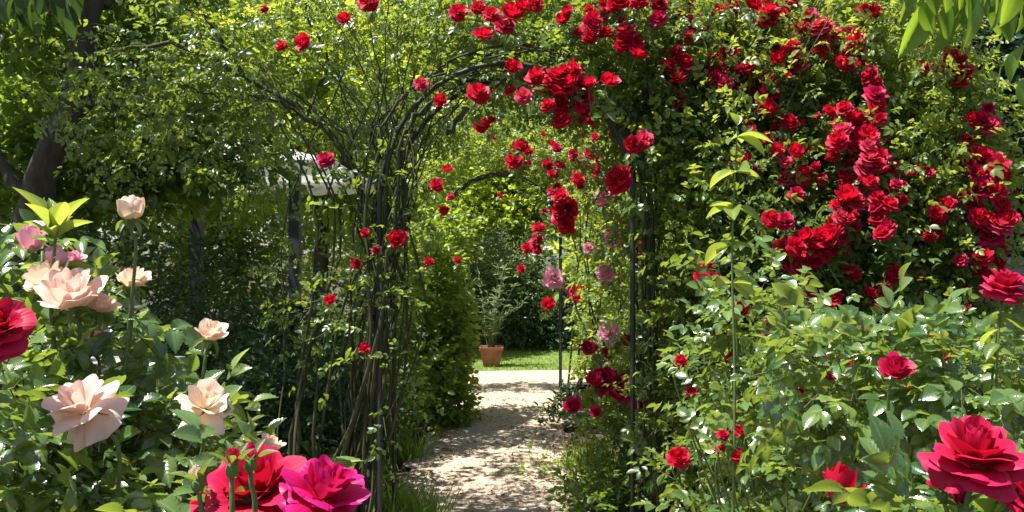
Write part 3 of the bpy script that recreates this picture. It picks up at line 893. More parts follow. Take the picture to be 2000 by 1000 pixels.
# lower blooms hang on a second plant of the same kind at its foot
cr2 = empty('climbing_rose', (1.55, 4.7, 0), 'climbing rose carrying the lowest red clusters, right behind the glossy leaved bush', 'climbing rose', 'climbing roses')
for i in range(8):
    mb = MB()
    x = random.uniform(1.25, 1.9)
    tube(mb, [(1.55 + random.gauss(0, .1), 4.75, -.03), (x, 4.7, .8), (x, 4.6, 1.3), (x + random.gauss(0, .15), 4.55, 1.75)], .011, .004, n=16, sides=6, jit=.01)
    mb.build('cane', M['cane'], cr2)
foliage(cr2, 'foliage', [(1600, 560, 4.75, .5, .3, .5, 240, .25), (1720, 620, 4.8, .6, .35, .6, 280, .25), (1560, 820, 4.1, .55, .3, .42, 330, .15), (1830, 820, 4.0, .55, .3, .42, 330, .15)], M['rose_leaf'], k=4, tl=.2, L=.038, tint=(.0, .7), up=.75, rnd=.6, droop=.3)
cluster(cr2, parse(R2B), lambda x, y: 4.32 + random.uniform(-.05, .08), 66)
for (px, py, s) in parse("1600 700 34;1655 715 28;1500 640 28;1705 690 30;1445 605 28;1480 760 22;1560 775 26;1690 650 34;1575 660 38;1640 640 30;1770 640 30;1820 660 26;1535 600 32;1520 690 24;1850 700 22;1430 700 22;1780 760 22"):
    bloom(cr2, px, py, s, 3.45 + random.uniform(-.15, .1), RED_SMALL)

# --- far right climber
cf = empty('climbing_rose', (2.45, 4.9, 0), 'climbing rose at the right edge with one hanging rope of red blooms', 'climbing rose', 'climbing roses')
for i in range(12):
    mb = MB()
    x = random.uniform(2.1, 2.7)
    top = at(random.uniform(1780, 1960), random.uniform(60, 260), random.uniform(4.8, 5.1))
    tube(mb, [(2.4 + random.gauss(0, .12), 4.95, -.03), (x, 5, .9), (x, 4.95, 1.6), top], .012, .004, n=20, sides=6, jit=.01)
    mb.build('cane', M['cane'], cf)
foliage(cf, 'foliage', [(1780, 200, 5.3, .45, .42, .55, 480, .2), (1840, 420, 5.0, .32, .4, .7, 440, .2), (1830, 640, 4.9, .4, .4, .5, 220, .2), (1740, 50, 5.0, .35, .4, .35, 170, .2)],
        M['light_leaf'], k=4, tl=.2, L=.036, tint=(.0, .75), up=.7, rnd=.65, droop=.3)
R3B = """1800 90 28;1803 132 24;1865 115 32;1870 142 36;1858 130 30;1876 155 28;1930 245 40;1916 240 30;1895 270 28;1890 295 36;1910 305 42;1930 317 44;1946 332 40;1915 336 38;1956 352 36;1930 362 50;1944 374 40;1905 402 32;
1910 426 38;1938 432 42;1955 442 40;1930 462 46;1946 482 46;1922 502 44;1936 522 40;1914 522 32;1850 402 36;1840 400 28;1830 452 28;1820 462 26;1808 335 26;1882 570 26;1865 610 32;1797 540 24;1770 620 28;1950 505 36"""
cluster(cf, parse(R3B), lambda x, y: 4.5 + max(0, 400 - y) * .0012 + random.uniform(-.06, .12), 78)

# --- climbers of the far arch
ca = empty('climbing_rose', (-.75, 9.8, 0), 'leafy climbing rose with tiny red blooms over the top of the far arch', 'climbing rose', 'climbing roses')
for i in range(8):
    mb = MB()
    a1 = random.uniform(1.0, 2.2)
    P = [(-.78 + random.gauss(0, .05), 9.8, -.03), (-.78, 9.8, 1.0), (-.76, 9.8, 1.7)] + [(-.13 + .66 * math.cos(a), 9.8 + random.gauss(0, .06), 1.75 + .66 * math.sin(a)) for a in np.linspace(2.7, math.pi - a1 - .4, 4)]
    tube(mb, P, .012, .005, n=20, sides=5, jit=.012)
    mb.build('cane', M['cane'], ca)
foliage(ca, 'foliage', [(1000, 285, 9.8, .75, .3, .22, 330, .25), (1120, 320, 9.7, .50, .35, .42, 330, .2), (860, 330, 9.8, .3, .3, .45, 120, .3), (845, 520, 9.8, .15, .25, .7, 90, .3)],
        M['light_leaf'], k=4, tl=.16, L=.036, tint=(.1, 1), up=.6, rnd=.7)
for _ in range(46):
    bloom(ca, random.gauss(1120, 55), random.gauss(320, 40), random.uniform(9, 17), 9.2 + random.uniform(-.1, .1), RED_SMALL)
cb = empty('climbing_rose', (.62, 8.6, 0), 'climbing rose with hanging dark red clusters beside the right post of the far arch', 'climbing rose', 'climbing roses')
for i in range(8):
    mb = MB()
    x = random.uniform(.55, 1.2)
    tube(mb, [(.68 + random.gauss(0, .1), 8.6, -.03), (x, 8.6, .9), (x, 8.5, 1.7), (x + random.gauss(0, .2), 8.5, 2.4)], .013, .005, n=16, sides=6, jit=.015)
    mb.build('cane', M['cane'], cb)
foliage(cb, 'foliage', [(1200, 430, 8.6, .42, .4, .6, 330, .25), (1230, 600, 8.4, .42, .4, .55, 240, .25), (1165, 660, 8.5, .13, .25, .5, 80, .3)], M['light_leaf'], k=4, tl=.16, L=.036, tint=(0, .8), up=.6, rnd=.7)
for (px, py, s) in parse("""1100 425 40;1110 405 34;1095 385 28;1107 440 30;1092 412 26;1130 350 22;1135 362 18;1152 300 20;1048 470 24;1052 445 22;1030 485 18;1018 525 14;1048 488 18;1210 437 26;1070 597 22;1125 568 30;1127 580 22;1225 330 18;1088 290 16;1180 400 18;1165 330 20;1120 300 16"""):
    bloom(cb, px, py, s, 8.0 + random.uniform(-.1, .15), RED_SMALL)

# --- shrub roses along the right side of the path, inside the tunnel
sr = empty('rose_bush', (.95, 6.4, 0), 'shrub rose with pink and mauve blooms right of the path beyond the near arch', 'rose bush', 'rose bushes')
for i in range(10):
    mb = MB()
    x = random.uniform(.55, 1.3)
    tube(mb, [(.92 + random.gauss(0, .12), 6.4 + random.gauss(0, .15), -.03), (x, 6.3, .7), (x + random.gauss(0, .1), 6.3, 1.3), (x + random.gauss(0, .15), 6.2, 1.8)], .010, .004, n=14, sides=6, jit=.012)
    mb.build('stem', M['cane'], sr)
foliage(sr, 'foliage', [(1245, 560, 6.4, .36, .4, .5, 210, .25), (1225, 690, 6.3, .26, .35, .40, 150, .25), (1290, 450, 6.5, .36, .35, .4, 130, .3)], M['light_leaf'], k=4, tl=.15, L=.036, tint=(0, .9), up=.6, rnd=.65)
for (px, py, s, ms) in ((1080, 545, 36, PINK_SMALL), (1185, 535, 36, PINK_SMALL), (1190, 650, 36, PINK_SMALL), (1195, 465, 34, PINK_SMALL), (1180, 385, 32, PINK_SMALL), (1280, 440, 22, PINK_SMALL), (1150, 485, 20, PINK_SMALL),
                        (1150, 680, 28, RED_SMALL), (1185, 690, 20, RED_SMALL), (1255, 487, 36, RED_SMALL), (1225, 665, 22, RED_SMALL), (1290, 600, 20, RED_SMALL), (1270, 620, 16, RED_SMALL), (1310, 515, 18, RED_SMALL)):
    bloom(sr, px, py, s, 5.7 + random.uniform(-.1, .2), ms)
sr2 = empty('rose_bush', (.86, 5.6, 0), 'low rose bush with crimson blooms at knee height by the right edge of the path', 'rose bush', 'rose bushes')
for i in range(7):
    mb = MB()
    x = random.uniform(.6, 1.2)
    tube(mb, [(.88 + random.gauss(0, .1), 5.6, -.03), (x, 5.5, .4), (x + random.gauss(0, .1), 5.5, .85)], .008, .004, n=12, sides=6, jit=.01)
    mb.build('stem', M['green_stem'], sr2)
foliage(sr2, 'foliage', [(1225, 790, 5.6, .22, .25, .30, 110, .2), (1310, 800, 5.5, .3, .3, .36, 110, .25)], M['rose_leaf'], k=4, tl=.13, L=.034, tint=(0, .9), up=.7, rnd=.6)
for (px, py, s, ms) in ((1180, 742, 42, CRIM_SMALL), (1197, 760, 46, CRIM_SMALL), (1160, 745, 26, CRIM_SMALL), (1120, 795, 28, CRIM_SMALL), (1165, 805, 18, CRIM_SMALL), (1252, 797, 30, CRIM_SMALL)):
    bloom(sr2, px, py, s, 5.05 + random.uniform(-.05, .1), ms)

# ------------------------------------------------------------------ hedge and shrubs
def shrub(name, label, cat, base, ells, mat, stems=6, group=None, cols=None, **kw):
    t = empty(name, (base[0], base[1], 0), label, cat, group)
    for i in range(stems):
        mb = MB()
        e = random.choice(ells)
        tip = at(e[0], e[1], e[2]) + np.array([random.gauss(0, e[3] * .4), random.gauss(0, e[4] * .3), e[5] * random.uniform(0, .5)])
        b = np.array([base[0] + random.gauss(0, .1), base[1] + random.gauss(0, .1), -.04])
        mid = (b * .5 + tip * .5) + rng.normal(0, .06, 3)
        tube(mb, [b, mid, tip], .012, .004, n=12, sides=6, jit=.008)
        mb.build('stem', M['cane'], t)
    foliage(t, 'foliage', ells, mat, **kw)
    return t
G = 'shrubs in the shade left of the arch'
shrub('hedge', 'tall leafy hedge narrowing the left side of the path behind the near arch', 'hedge', (-.98, 7.9),
      [(835, 560, 7.9, .26, .5, .55, 520, .1), (838, 740, 7.8, .27, .55, .5, 560, .05), (865, 660, 8.1, .22, .45, .65, 460, .1), (885, 790, 8.0, .12, .3, .2, 140, .1), (870, 470, 8.2, .18, .4, .3, 160, .2)],
      M['hedge_leaf'], 8, comp=False, k=6, tl=.16, L=.06, wr=.62, up=.55, rnd=.6, tint=(0, .7), wl=.4)
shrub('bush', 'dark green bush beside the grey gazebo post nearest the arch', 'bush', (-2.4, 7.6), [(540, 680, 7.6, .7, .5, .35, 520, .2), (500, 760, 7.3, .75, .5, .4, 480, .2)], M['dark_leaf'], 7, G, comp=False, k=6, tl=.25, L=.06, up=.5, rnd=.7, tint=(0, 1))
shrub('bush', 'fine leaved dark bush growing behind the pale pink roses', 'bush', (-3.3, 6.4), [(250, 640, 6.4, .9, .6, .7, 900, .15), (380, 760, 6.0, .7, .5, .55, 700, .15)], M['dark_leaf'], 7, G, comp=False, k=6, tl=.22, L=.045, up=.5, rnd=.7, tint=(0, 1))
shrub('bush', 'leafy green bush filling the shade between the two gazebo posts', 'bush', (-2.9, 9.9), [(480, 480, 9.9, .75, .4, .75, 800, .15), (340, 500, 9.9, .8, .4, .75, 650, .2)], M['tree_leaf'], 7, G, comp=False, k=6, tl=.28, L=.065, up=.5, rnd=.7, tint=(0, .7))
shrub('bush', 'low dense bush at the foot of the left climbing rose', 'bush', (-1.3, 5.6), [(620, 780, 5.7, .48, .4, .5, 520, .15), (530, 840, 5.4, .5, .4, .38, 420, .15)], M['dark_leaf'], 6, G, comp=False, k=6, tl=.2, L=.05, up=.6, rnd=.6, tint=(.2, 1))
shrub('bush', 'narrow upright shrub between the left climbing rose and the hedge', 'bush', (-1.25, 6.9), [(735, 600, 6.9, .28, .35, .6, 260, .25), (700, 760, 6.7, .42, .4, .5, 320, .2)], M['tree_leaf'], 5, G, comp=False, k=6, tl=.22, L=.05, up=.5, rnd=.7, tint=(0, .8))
shrub('bush', 'dark rounded bush at the back of the lawn behind the terracotta pot', 'bush', (.35, 14.2), [(1050, 610, 14.2, .85, .6, .75, 900, .1), (1150, 560, 14.5, .8, .6, 1.0, 700, .15)], M['dark_leaf'], 6, comp=False, k=6, tl=.3, L=.07, up=.5, rnd=.7, tint=(.1, 1))
shrub('bush', 'airy grey green willow like shrub rising behind the terracotta pot', 'bush', (-.1, 14.6), [(975, 570, 14.4, .65, .5, .75, 480, .25), (900, 560, 14.8, .8, .5, .7, 400, .2)], M['grey_leaf'], 7, comp=False, k=8, tl=.5, L=.12, wr=.2, up=.2, rnd=.6, tint=(0, 1), droop=.1)
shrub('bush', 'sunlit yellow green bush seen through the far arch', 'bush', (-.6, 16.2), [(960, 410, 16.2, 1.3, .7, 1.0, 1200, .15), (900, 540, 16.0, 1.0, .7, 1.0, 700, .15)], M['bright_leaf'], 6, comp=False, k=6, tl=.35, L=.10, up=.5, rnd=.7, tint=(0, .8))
shrub('bush', 'dark bluish evergreen bush closing the right edge behind the climbing roses', 'evergreen bush', (3.7, 6.3), [(2000, 280, 6.3, .6, .6, 1.1, 1500, .0), (2030, 600, 6.2, .6, .5, .8, 800, .0), (1985, 20, 6.4, .6, .6, .8, 1000, .0)], M['conifer_leaf'], 6, comp=False, k=7, tl=.25, L=.06, up=.4, rnd=.7, tint=(0, 1))

# low plants beside the path
def tuft(label, px, py, Y, n, h, sp, mat='grass'):
    c = at(px, py, Y)
    mb = MB()
    P = np.stack([c[0] + rng.normal(0, sp, n), Y + rng.normal(0, sp * 1.2, n), np.full(n, -.01)], -1)
    D = np.stack([rng.normal(0, .35, n), rng.normal(0, .35, n), np.ones(n)], -1)
    add_leaves(mb, P, D, rng.normal(0, 1, (n, 3)), rng.uniform(.4, 1.1, n) * h, .009, 'blade')
    o = mb.mesh('grass_tuft', M[mat], True, (c[0], Y, 0))
    return tag(link('grass', o, None, (c[0], Y, 0)), label, 'grass', 'grass tufts along the path', 'stuff')
tuft('bright grass tuft at the left path edge under the near arch', 790, 960, 5.0, 420, .26, .10)
tuft('grass tuft at the foot of the hedge on the left path edge', 778, 850, 6.6, 320, .28, .10)
tuft('sunlit grass tuft right of the path below the crimson roses', 1150, 880, 6.2, 320, .26, .09)
def low_plant(label, px, py, Y, r, n, mat, L=.05, wr=.55, name='low_plant'):
    c = at(px, py, Y); c[2] = 0
    mb = MB()
    P, O = in_ell((c[0], Y, .10), (r, r, .17), n, gap=-.2)
    O[:, 2] = np.abs(O[:, 2]) + .3
    sprays(mb, P, O, k=6, tl=.16, L=L, wr=wr, up=.8, rnd=.5, tint=(.1, 1))
    me = mb.mesh(name, [M[mat], M['green_stem']], True, (c[0], Y, 0))
    return tag(link(name, me, None, (c[0], Y, 0)), label, 'low plant', 'low plants edging the path')
low_plant('leafy ground cover spilling over the right path edge, nearest the viewer', 1160, 960, 5.0, .25, 120, 'tree_leaf', .045)
low_plant('pale green ferny plant right of the path, under the crimson roses', 1185, 850, 5.6, .22, 120, 'light_leaf', .05, .35)
low_plant('dark mound of leaves at the right path edge by the far arch post', 1115, 790, 7.7, .24, 130, 'dark_leaf', .05)
low_plant('bushy weeds between the near arch post and the crimson roses', 1260, 930, 5.3, .3, 150, 'tree_leaf', .05)
low_plant('light green plant left of the near arch post at the bottom edge', 690, 930, 5.2, .26, 120, 'light_leaf', .05, .4)
low_plant('broad leaved plant in the shade left of the rose canes', 610, 950, 5.0, .28, 110, 'tree_leaf', .08)
low_plant('little weed growing in the gravel of the path', 1035, 935, 5.9, .09, 16, 'light_leaf', .05, .4, 'weed')

# ------------------------------------------------------------------ terracotta pot with its plant
pp = at(960, 718, 11.9); PX, PY = pp[0], 11.9
pt = empty('potted_plant', (PX, PY, .03), 'square terracotta pot with a slender grey green plant at the edge of the lawn', 'potted plant')
M['terracotta'] = rough_mat('terracotta', (.22, .085, .05), (.36, .15, .09), 9, .85, .3, .004)
mb = MB()
def frust(mb, x, y, z0, z1, a0, a1, mi=0, nb=6):
    rings = []
    for z, a in ((z0, a0), (z1, a1)):
        q = []
        for sx, sy in ((-1, -1), (1, -1), (1, 1), (-1, 1)):
            for k in range(nb):
                t = math.atan2(sy, sx) + (k / (nb - 1) - .5) * math.pi / 2
                q.append((x + sx * (a - .012) + .012 * math.cos(t), y + sy * (a - .012) + .012 * math.sin(t), z))
        rings.append(q)
    n = len(rings[0])
    V = rings[0] + rings[1]
    mb.add(V, [(j, (j + 1) % n, n + (j + 1) % n, n + j) for j in range(n)], mi=mi)
    return rings
frust(mb, PX, PY, .03, .24, .105, .148)
mb.build('pot', M['terracotta'], pt, smooth=False)
mb = MB()
frust(mb, PX, PY, .242, .285, .160, .163); frust(mb, PX, PY, .285, .2852, .163, .140); frust(mb, PX, PY, .2852, .25, .140, .135); frust(mb, PX, PY, .242, .2421, .160, .145)
mb.build('rim', M['terracotta'], pt, smooth=False)
mb = MB()
V = [(PX - .14, PY - .14, .262), (PX + .14, PY - .14, .262), (PX + .14, PY + .14, .262), (PX - .14, PY + .14, .262)]
mb.add(V, [(0, 1, 2, 3)])
mb.build('soil', M['soil'], pt)
for i in range(14):
    mb = MB()
    a = random.uniform(0, 6.28); s = random.uniform(.05, .42)
    tip = (PX + s * math.cos(a) + .05, PY + s * .6 * math.sin(a), random.uniform(.75, 1.35))
    mid = (PX + s * .35 * math.cos(a), PY + s * .3 * math.sin(a), .62)
    P = smooth_path([(PX + random.gauss(0, .04), PY + random.gauss(0, .04), .26), mid, tip], 16)
    tube(mb, P, .006, .002, n=16, sides=5, smooth=False)
    k = 34
    idx = rng.integers(4, 16, k)
    add_leaves(mb, P[idx], np.stack([rng.normal(0, .8, k), rng.normal(0, .8, k), rng.uniform(0, 1, k)], -1), rng.normal(0, 1, (k, 3)) + np.array([0, 0, .6]), rng.uniform(.07, .13, k), .016, 'mid', mi=1)
    mb.build('stem', [M['green_stem'], M['grey_leaf']], pt)

# ------------------------------------------------------------------ trees
def tree(name, label, cat, trunk, r0, r1, limbs, ells, mat, group=None, **kw):
    t = empty(name, tuple(trunk[0][:2]) + (0,), label, cat, group)
    mb = MB()
    tube(mb, trunk, r0, r1, n=26, sides=12, jit=.012)
    mb.build('trunk', M['bark'], t)
    for P, ra, rb in limbs:
        mb = MB(); tube(mb, P, ra, rb, n=16, sides=7, jit=.02)
        mb.build('limb', M['bark'], t)
    if ells:
        mb = MB()
        for (c, r, n, gap) in ells:
            P, O = in_ell(c, r, n, gap=gap, wl=kw.get('wl', .9))
            a = {k: v for k, v in kw.items() if k != 'wl'}
            sprays(mb, P, O, **a)
        mb.build('crown', [mat, M['twig']], t)
    return t

# the leaning tree on the left: its trunk crosses the top left corner
T0 = [(-3.55, 6.0, -.1), tuple(at(30, 560, 6.0)), tuple(at(75, 380, 6.0)), tuple(at(140, 200, 6.0)), tuple(at(178, 20, 6.0)), tuple(at(230, -200, 6.1)), tuple(at(240, -420, 6.2))]
tree('leaning_tree', 'leaning tree with a dark bare trunk at the left, behind the pale pink roses', 'tree', T0, .125, .06,
     [([at(100, 300, 6), at(180, 210, 6.1), at(330, 170, 6.2), at(480, 160, 6.3)], .035, .01), ([at(165, 90, 6), at(100, 20, 6.3), at(30, -80, 6.5)], .04, .012), ([at(178, 20, 6), at(290, -60, 6.2), at(420, -160, 6.4)], .045, .012),
      ([at(210, -120, 6), at(330, -280, 6.2), at(480, -420, 6.4)], .05, .012), ([at(240, -400, 6.2), (-3.6, 5.6, 4.8), (-3.8, 4.6, 5.1)], .05, .012), ([at(240, -400, 6.2), (-4.0, 5.2, 4.9), (-4.9, 4.4, 5.0)], .04, .012), ([at(60, 400, 6), at(-40, 250, 6.2), at(-120, 150, 6.3)], .05, .015),  # the two limbs bending forward overhead carry the added shade clump
      ([at(270, 120, 6.2), at(255, 170, 6.0), at(230, 200, 5.9), at(190, 240, 5.9)], .012, .004)],
     [(at(60, 160, 7.4), (1.2, .8, .8), 520, .2), (at(260, 40, 7.4), (1.2, .8, .5), 260, .35), (at(150, 320, 7.3), (.9, .5, .35), 220, .3), (at(300, 250, 7.5), (1.1, .5, .45), 420, .2), (at(370, 300, 7.7), (.85, .4, .28), 260, .1), (np.array([-4.3, 5.4, 4.9]), (1.5, 1.8, .7), 900, .1), (at(250, -250, 6.4), (1.5, 1.3, .8), 520, .3),  # high forward clump is out of view, added to shade the left bushes
      (at(20, -100, 6.4), (1.3, 1.2, .7), 420, .2), (at(40, 420, 7.3), (.9, .5, .6), 300, .2)],
     M['tree_leaf'], k=6, tl=.34, L=.10, wr=.55, up=.5, rnd=.6, tint=(0, .7))
# crowns beyond, sunlit from above and behind
GT = 'trees at the back of the garden'
def back_tree(label, x, Y, h, crown, mat, seed_n=1500, L=.12, name='leafy_tree'):
    trunk = [(x, Y, -.1), (x + random.gauss(0, .1), Y, h * .35), (x + random.gauss(0, .25), Y, h * .7), (x + random.gauss(0, .3), Y, h * .95)]
    limbs = []
    for i in range(6):
        z = h * random.uniform(.3, .7)
        a = random.uniform(0, 6.28); q = crown[0][1][0] * .7
        limbs.append(([(x, Y, z), (x + q * .5 * math.cos(a), Y + q * .5 * math.sin(a), z + .5), (x + q * math.cos(a), Y + q * math.sin(a), z + random.uniform(.6, 1.4))], .06, .015))
    tree(name, label, 'tree', trunk, .14, .04, limbs, crown, mat, GT, k=6, tl=.45, L=L, wr=.6, up=.5, rnd=.65, tint=(0, .9), wl=1.2)
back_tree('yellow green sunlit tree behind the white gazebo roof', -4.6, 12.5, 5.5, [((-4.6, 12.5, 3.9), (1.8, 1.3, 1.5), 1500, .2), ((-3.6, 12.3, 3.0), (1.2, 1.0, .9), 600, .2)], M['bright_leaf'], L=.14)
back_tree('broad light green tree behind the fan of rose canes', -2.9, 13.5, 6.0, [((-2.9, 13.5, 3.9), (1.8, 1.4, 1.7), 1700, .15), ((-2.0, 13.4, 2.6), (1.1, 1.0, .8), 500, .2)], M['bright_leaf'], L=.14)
back_tree('dense green tree at the far left edge behind the leaning tree', -7.4, 13.0, 6.5, [((-7.2, 13.0, 3.8), (1.9, 1.5, 2.4), 1700, .1)], M['tree_leaf'], L=.12)
back_tree('tall green tree above the far arch', .4, 17.5, 7.5, [((.4, 17.5, 5.0), (2.4, 1.6, 2.3), 1900, .1), ((.2, 17.2, 3.0), (1.8, 1.2, 1.2), 800, .15)], M['tree_leaf'], L=.13)
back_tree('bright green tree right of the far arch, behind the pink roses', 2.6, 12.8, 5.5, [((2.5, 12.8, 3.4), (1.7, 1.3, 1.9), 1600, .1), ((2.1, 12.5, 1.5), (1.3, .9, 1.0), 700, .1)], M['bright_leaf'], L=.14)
back_tree('dark tree behind the big red climbing rose', 5.2, 12.0, 6.5, [((5.0, 12.0, 3.8), (2.0, 1.5, 2.5), 1900, .05), ((4.6, 11.6, 1.6), (1.6, 1.0, 1.2), 700, .1)], M['dark_leaf'], L=.14)
back_tree('dark evergreen tree at the far right edge', 7.6, 13.0, 7.0, [((7.5, 13.0, 3.8), (1.9, 1.6, 3.0), 1700, .05)], M['conifer_leaf'], L=.10)
back_tree('green tree between the gazebo and the far left edge', -6.2, 17.0, 8.0, [((-6.2, 17.0, 5.0), (2.6, 1.8, 2.8), 1800, .1)], M['tree_leaf'], L=.14)
back_tree('tall pale green tree rising behind the light green broad one', -2.6, 18.5, 8.5, [((-2.6, 18.5, 5.2), (2.7, 1.8, 2.9), 1900, .1), ((-2.4, 18.2, 2.2), (2.4, 1.4, 1.6), 800, .1)], M['bright_leaf'], L=.14)
back_tree('tall green tree behind the bright one right of the far arch', 4.0, 18.5, 8.5, [((4.0, 18.5, 5.0), (2.6, 1.8, 3.2), 1900, .1)], M['tree_leaf'], L=.14)
back_tree('tree at the back right corner of the garden', 8.8, 18.0, 8.5, [((8.8, 18.0, 4.6), (2.6, 1.8, 3.4), 1700, .05)], M['tree_leaf'], L=.14)
back_tree('tree at the back left corner of the garden', -10.2, 18.0, 8.5, [((-10.2, 18.0, 4.6), (2.6, 1.8, 3.4), 1700, .05)], M['tree_leaf'], L=.14)

# branches of two near trees that hang into the top corners (their trunks stand just outside the picture)
def hanging(label, trunk, limb, leaves_at, mat, L, W):
    t = empty('overhanging_tree', tuple(trunk[0][:2]) + (0,), label, 'tree', 'near trees whose branches hang into the view')
    mb = MB(); tube(mb, trunk, .07, .04, n=16, sides=10, jit=.008); mb.build('trunk', M['bark'], t)
    for P in limb:
        mb = MB(); tube(mb, P, .022, .005, n=16, sides=7, jit=.006); mb.build('limb', M['bark'], t)
    mb = MB()
    for (px, py, Y, a, l, tint) in leaves_at:
        p = at(px, py, Y)
        d = np.array([math.cos(a) * .9, random.uniform(-.25, .25), math.sin(a)])
        add_leaves(mb, [p], [d], [(random.uniform(-.6, .6), -.8 + random.uniform(-.3, .5), random.uniform(.3, 1.4))], l / F_PX * Y, l * W / F_PX * Y, 'smooth', tint)
        q = p - d * .03 + np.array([0, 0, .05])
        tube(mb, [p, p - d * .02 + np.array([0, 0, .015]), q], .0016, .0022, n=5, sides=5, mi=1)
    mb.build('crown', [mat, M['green_stem']], t)
lv = [(1775 + random.uniform(0, 230), random.uniform(-55, 8), 2.2 + random.uniform(-.15, .2), math.radians(random.uniform(-120, -65)), random.uniform(55, 85), random.random()) for _ in range(26)]
lv += [(1815, -5, 2.2, math.radians(-112), 120, .9), (1850, 0, 2.25, math.radians(-95), 110, .2), (1885, -20, 2.1, math.radians(-80), 110, .6), (1950, 0, 2.2, math.radians(-85), 60, .9), (2000, 90, 2.1, math.radians(-120), 70, .9), (2005, 150, 2.1, math.radians(-105), 60, .8)]
lv += [(1760 + random.uniform(0, 300), random.uniform(-160, -50), 2.25 + random.uniform(-.25, .25), math.radians(random.uniform(-150, -30)), random.uniform(70, 110), random.random()) for _ in range(14)]
hanging('tree branch with drooping pointed leaves in the top right corner', [(2.0, 2.5, -.05), (1.95, 2.45, 1.2), (1.85, 2.4, 2.2), (1.8, 2.4, 3.0)],
        [[at(2350, -150, 2.4), at(2150, -120, 2.3), at(1950, -75, 2.2), at(1770, -40, 2.2)], [at(2250, -80, 2.3), at(2080, 20, 2.1), at(2010, 80, 2.1)]], lv, M['tree_leaf'], .1, .42)
lv = [(random.uniform(-30, 150), random.uniform(-60, -5), 1.7 + random.uniform(-.1, .2), math.radians(random.uniform(-150, -40)), random.uniform(45, 85), random.random() * .7) for _ in range(34)]
lv += [(95, 22, 1.7, math.radians(-135), 62, .95), (20, -30, 1.7, math.radians(-110), 110, .1), (120, -35, 1.75, math.radians(-70), 90, .1), (60, -30, 1.7, math.radians(-80), 85, .2)]
lv += [(random.uniform(-80, 250), random.uniform(-170, -60), 1.8 + random.uniform(-.2, .2), math.radians(random.uniform(-150, -30)), random.uniform(70, 110), random.random()) for _ in range(14)]
hanging('tree branch with broad dark leaves in the top left corner', [(-1.75, 2.1, -.05), (-1.7, 2.05, 1.2), (-1.55, 1.95, 2.2), (-1.5, 1.9, 2.9)],
        [[at(-330, -150, 1.95), at(-150, -110, 1.8), at(0, -60, 1.75), at(150, -40, 1.75)]], lv, M['dark_leaf'], .1, .45)

# ------------------------------------------------------------------ gazebo, bench, wall
M['canvas'] = leaf_mat('white_canvas', (.58, .58, .55), (.70, .70, .67), (.75, .75, .72), .8, .3, 0, .2)
M['post'] = rough_mat('grey_painted_post', (.055, .06, .07), (.085, .09, .10), 9, .6, .15, .003)
gz = empty('gazebo', (-3.2, 9.6, 0), 'garden gazebo with a white canvas roof on grey posts in the shade at the left', 'gazebo')
gx0, gx1, gy0, gy1 = -4.75, -2.25, 8.4, 10.9
for x, y in ((-3.0, 8.45), (-2.08, 8.5), (-4.7, 8.45), (-4.7, 10.8), (-2.64, 10.75)):
    mb = MB(); box(mb, (x - .05, y - .05, -.02), (x + .05, y + .05, 2.38)); mb.build('post', M['post'], gz, smooth=False)
mb = MB()
ap = np.array([(gx0 + gx1) / 2, (gy0 + gy1) / 2, 3.35])
cs = [np.array(q, float) for q in ((gx0, gy0, 2.42), (gx1 + .55, gy0, 2.42), (gx1 + .55, gy1, 2.42), (gx0, gy1, 2.42))]
for i in range(4):
    a, b = cs[i], cs[(i + 1) % 4]
    k = 10
    V = []
    for u in np.linspace(0, 1, k):
        for v in np.linspace(0, 1, k):
            e = a * (1 - v) + b * v
            p = e * (1 - u) + ap * u
            p[2] -= .16 * math.sin(math.pi * u) + .05 * math.sin(math.pi * v) * (1 - u) * .5
            V.append(p)
    mb.add(V, [(q * k + j, q * k + j + 1, (q + 1) * k + j + 1, (q + 1) * k + j) for q in range(k - 1) for j in range(k - 1)])
mb.build('roof', M['canvas'], gz)
mb = MB()
for i in range(4):
    a, b = cs[i], cs[(i + 1) % 4]
    k = 40
    out = nrm(np.cross(b - a, (0, 0, 1.)))
    V = []
    for v in np.linspace(0, 1, k):
        p = a * (1 - v) + b * v
        p[2] -= .05 * math.sin(math.pi * v) * .5
        for dz in (0, -.09, -.17 + .03 * abs(math.sin(v * math.pi * 9))):
            V.append(p + out * (.012 * math.sin(v * 40) * (-dz / .24) + .004) + np.array([0, 0, dz]))
    mb.add(V, [(j * 3 + q, j * 3 + q + 1, j * 3 + q + 4, j * 3 + q + 3) for j in range(k - 1) for q in range(2)])
mb.build('valance', M['canvas'], gz)

M['limestone'] = rough_mat('pale_stone', (.22, .21, .17), (.46, .42, .35), 6, .9, .4, .006)
bp_ = at(300, 700, 4.6)
sb = empty('stone_bench', (bp_[0], 4.6, 0), 'pale stone garden bench half hidden behind the pale pink roses', 'bench')
mb = MB(); box(mb, (bp_[0] - .42, 4.42, .86), (bp_[0] + .10, 4.78, .96)); mb.build('seat', M['limestone'], sb, smooth=False)
for x in (bp_[0] - .34, bp_[0] - .06):
    mb = MB(); box(mb, (x - .06, 4.47, -.02), (x + .06, 4.73, .857)); mb.build('leg', M['limestone'], sb, smooth=False)

M['block'] = rough_mat('grey_wall_render', (.22, .22, .21), (.32, .31, .30), 5, .9, .3, .006)
mb = MB(); wp = at(1990, 500, 6.4)
box(mb, (3.0, 5.5, -.05), (5.2, 5.62, 1.44)); box(mb, (2.97, 5.47, 1.443), (5.23, 5.65, 1.49))
o = link('garden_wall', mb.mesh('garden_wall', M['block'], False, (3.0, 5.5, 0)), None, (3.0, 5.5, 0))
tag(o, 'plain grey garden wall glimpsed at the right edge behind the roses', 'wall')

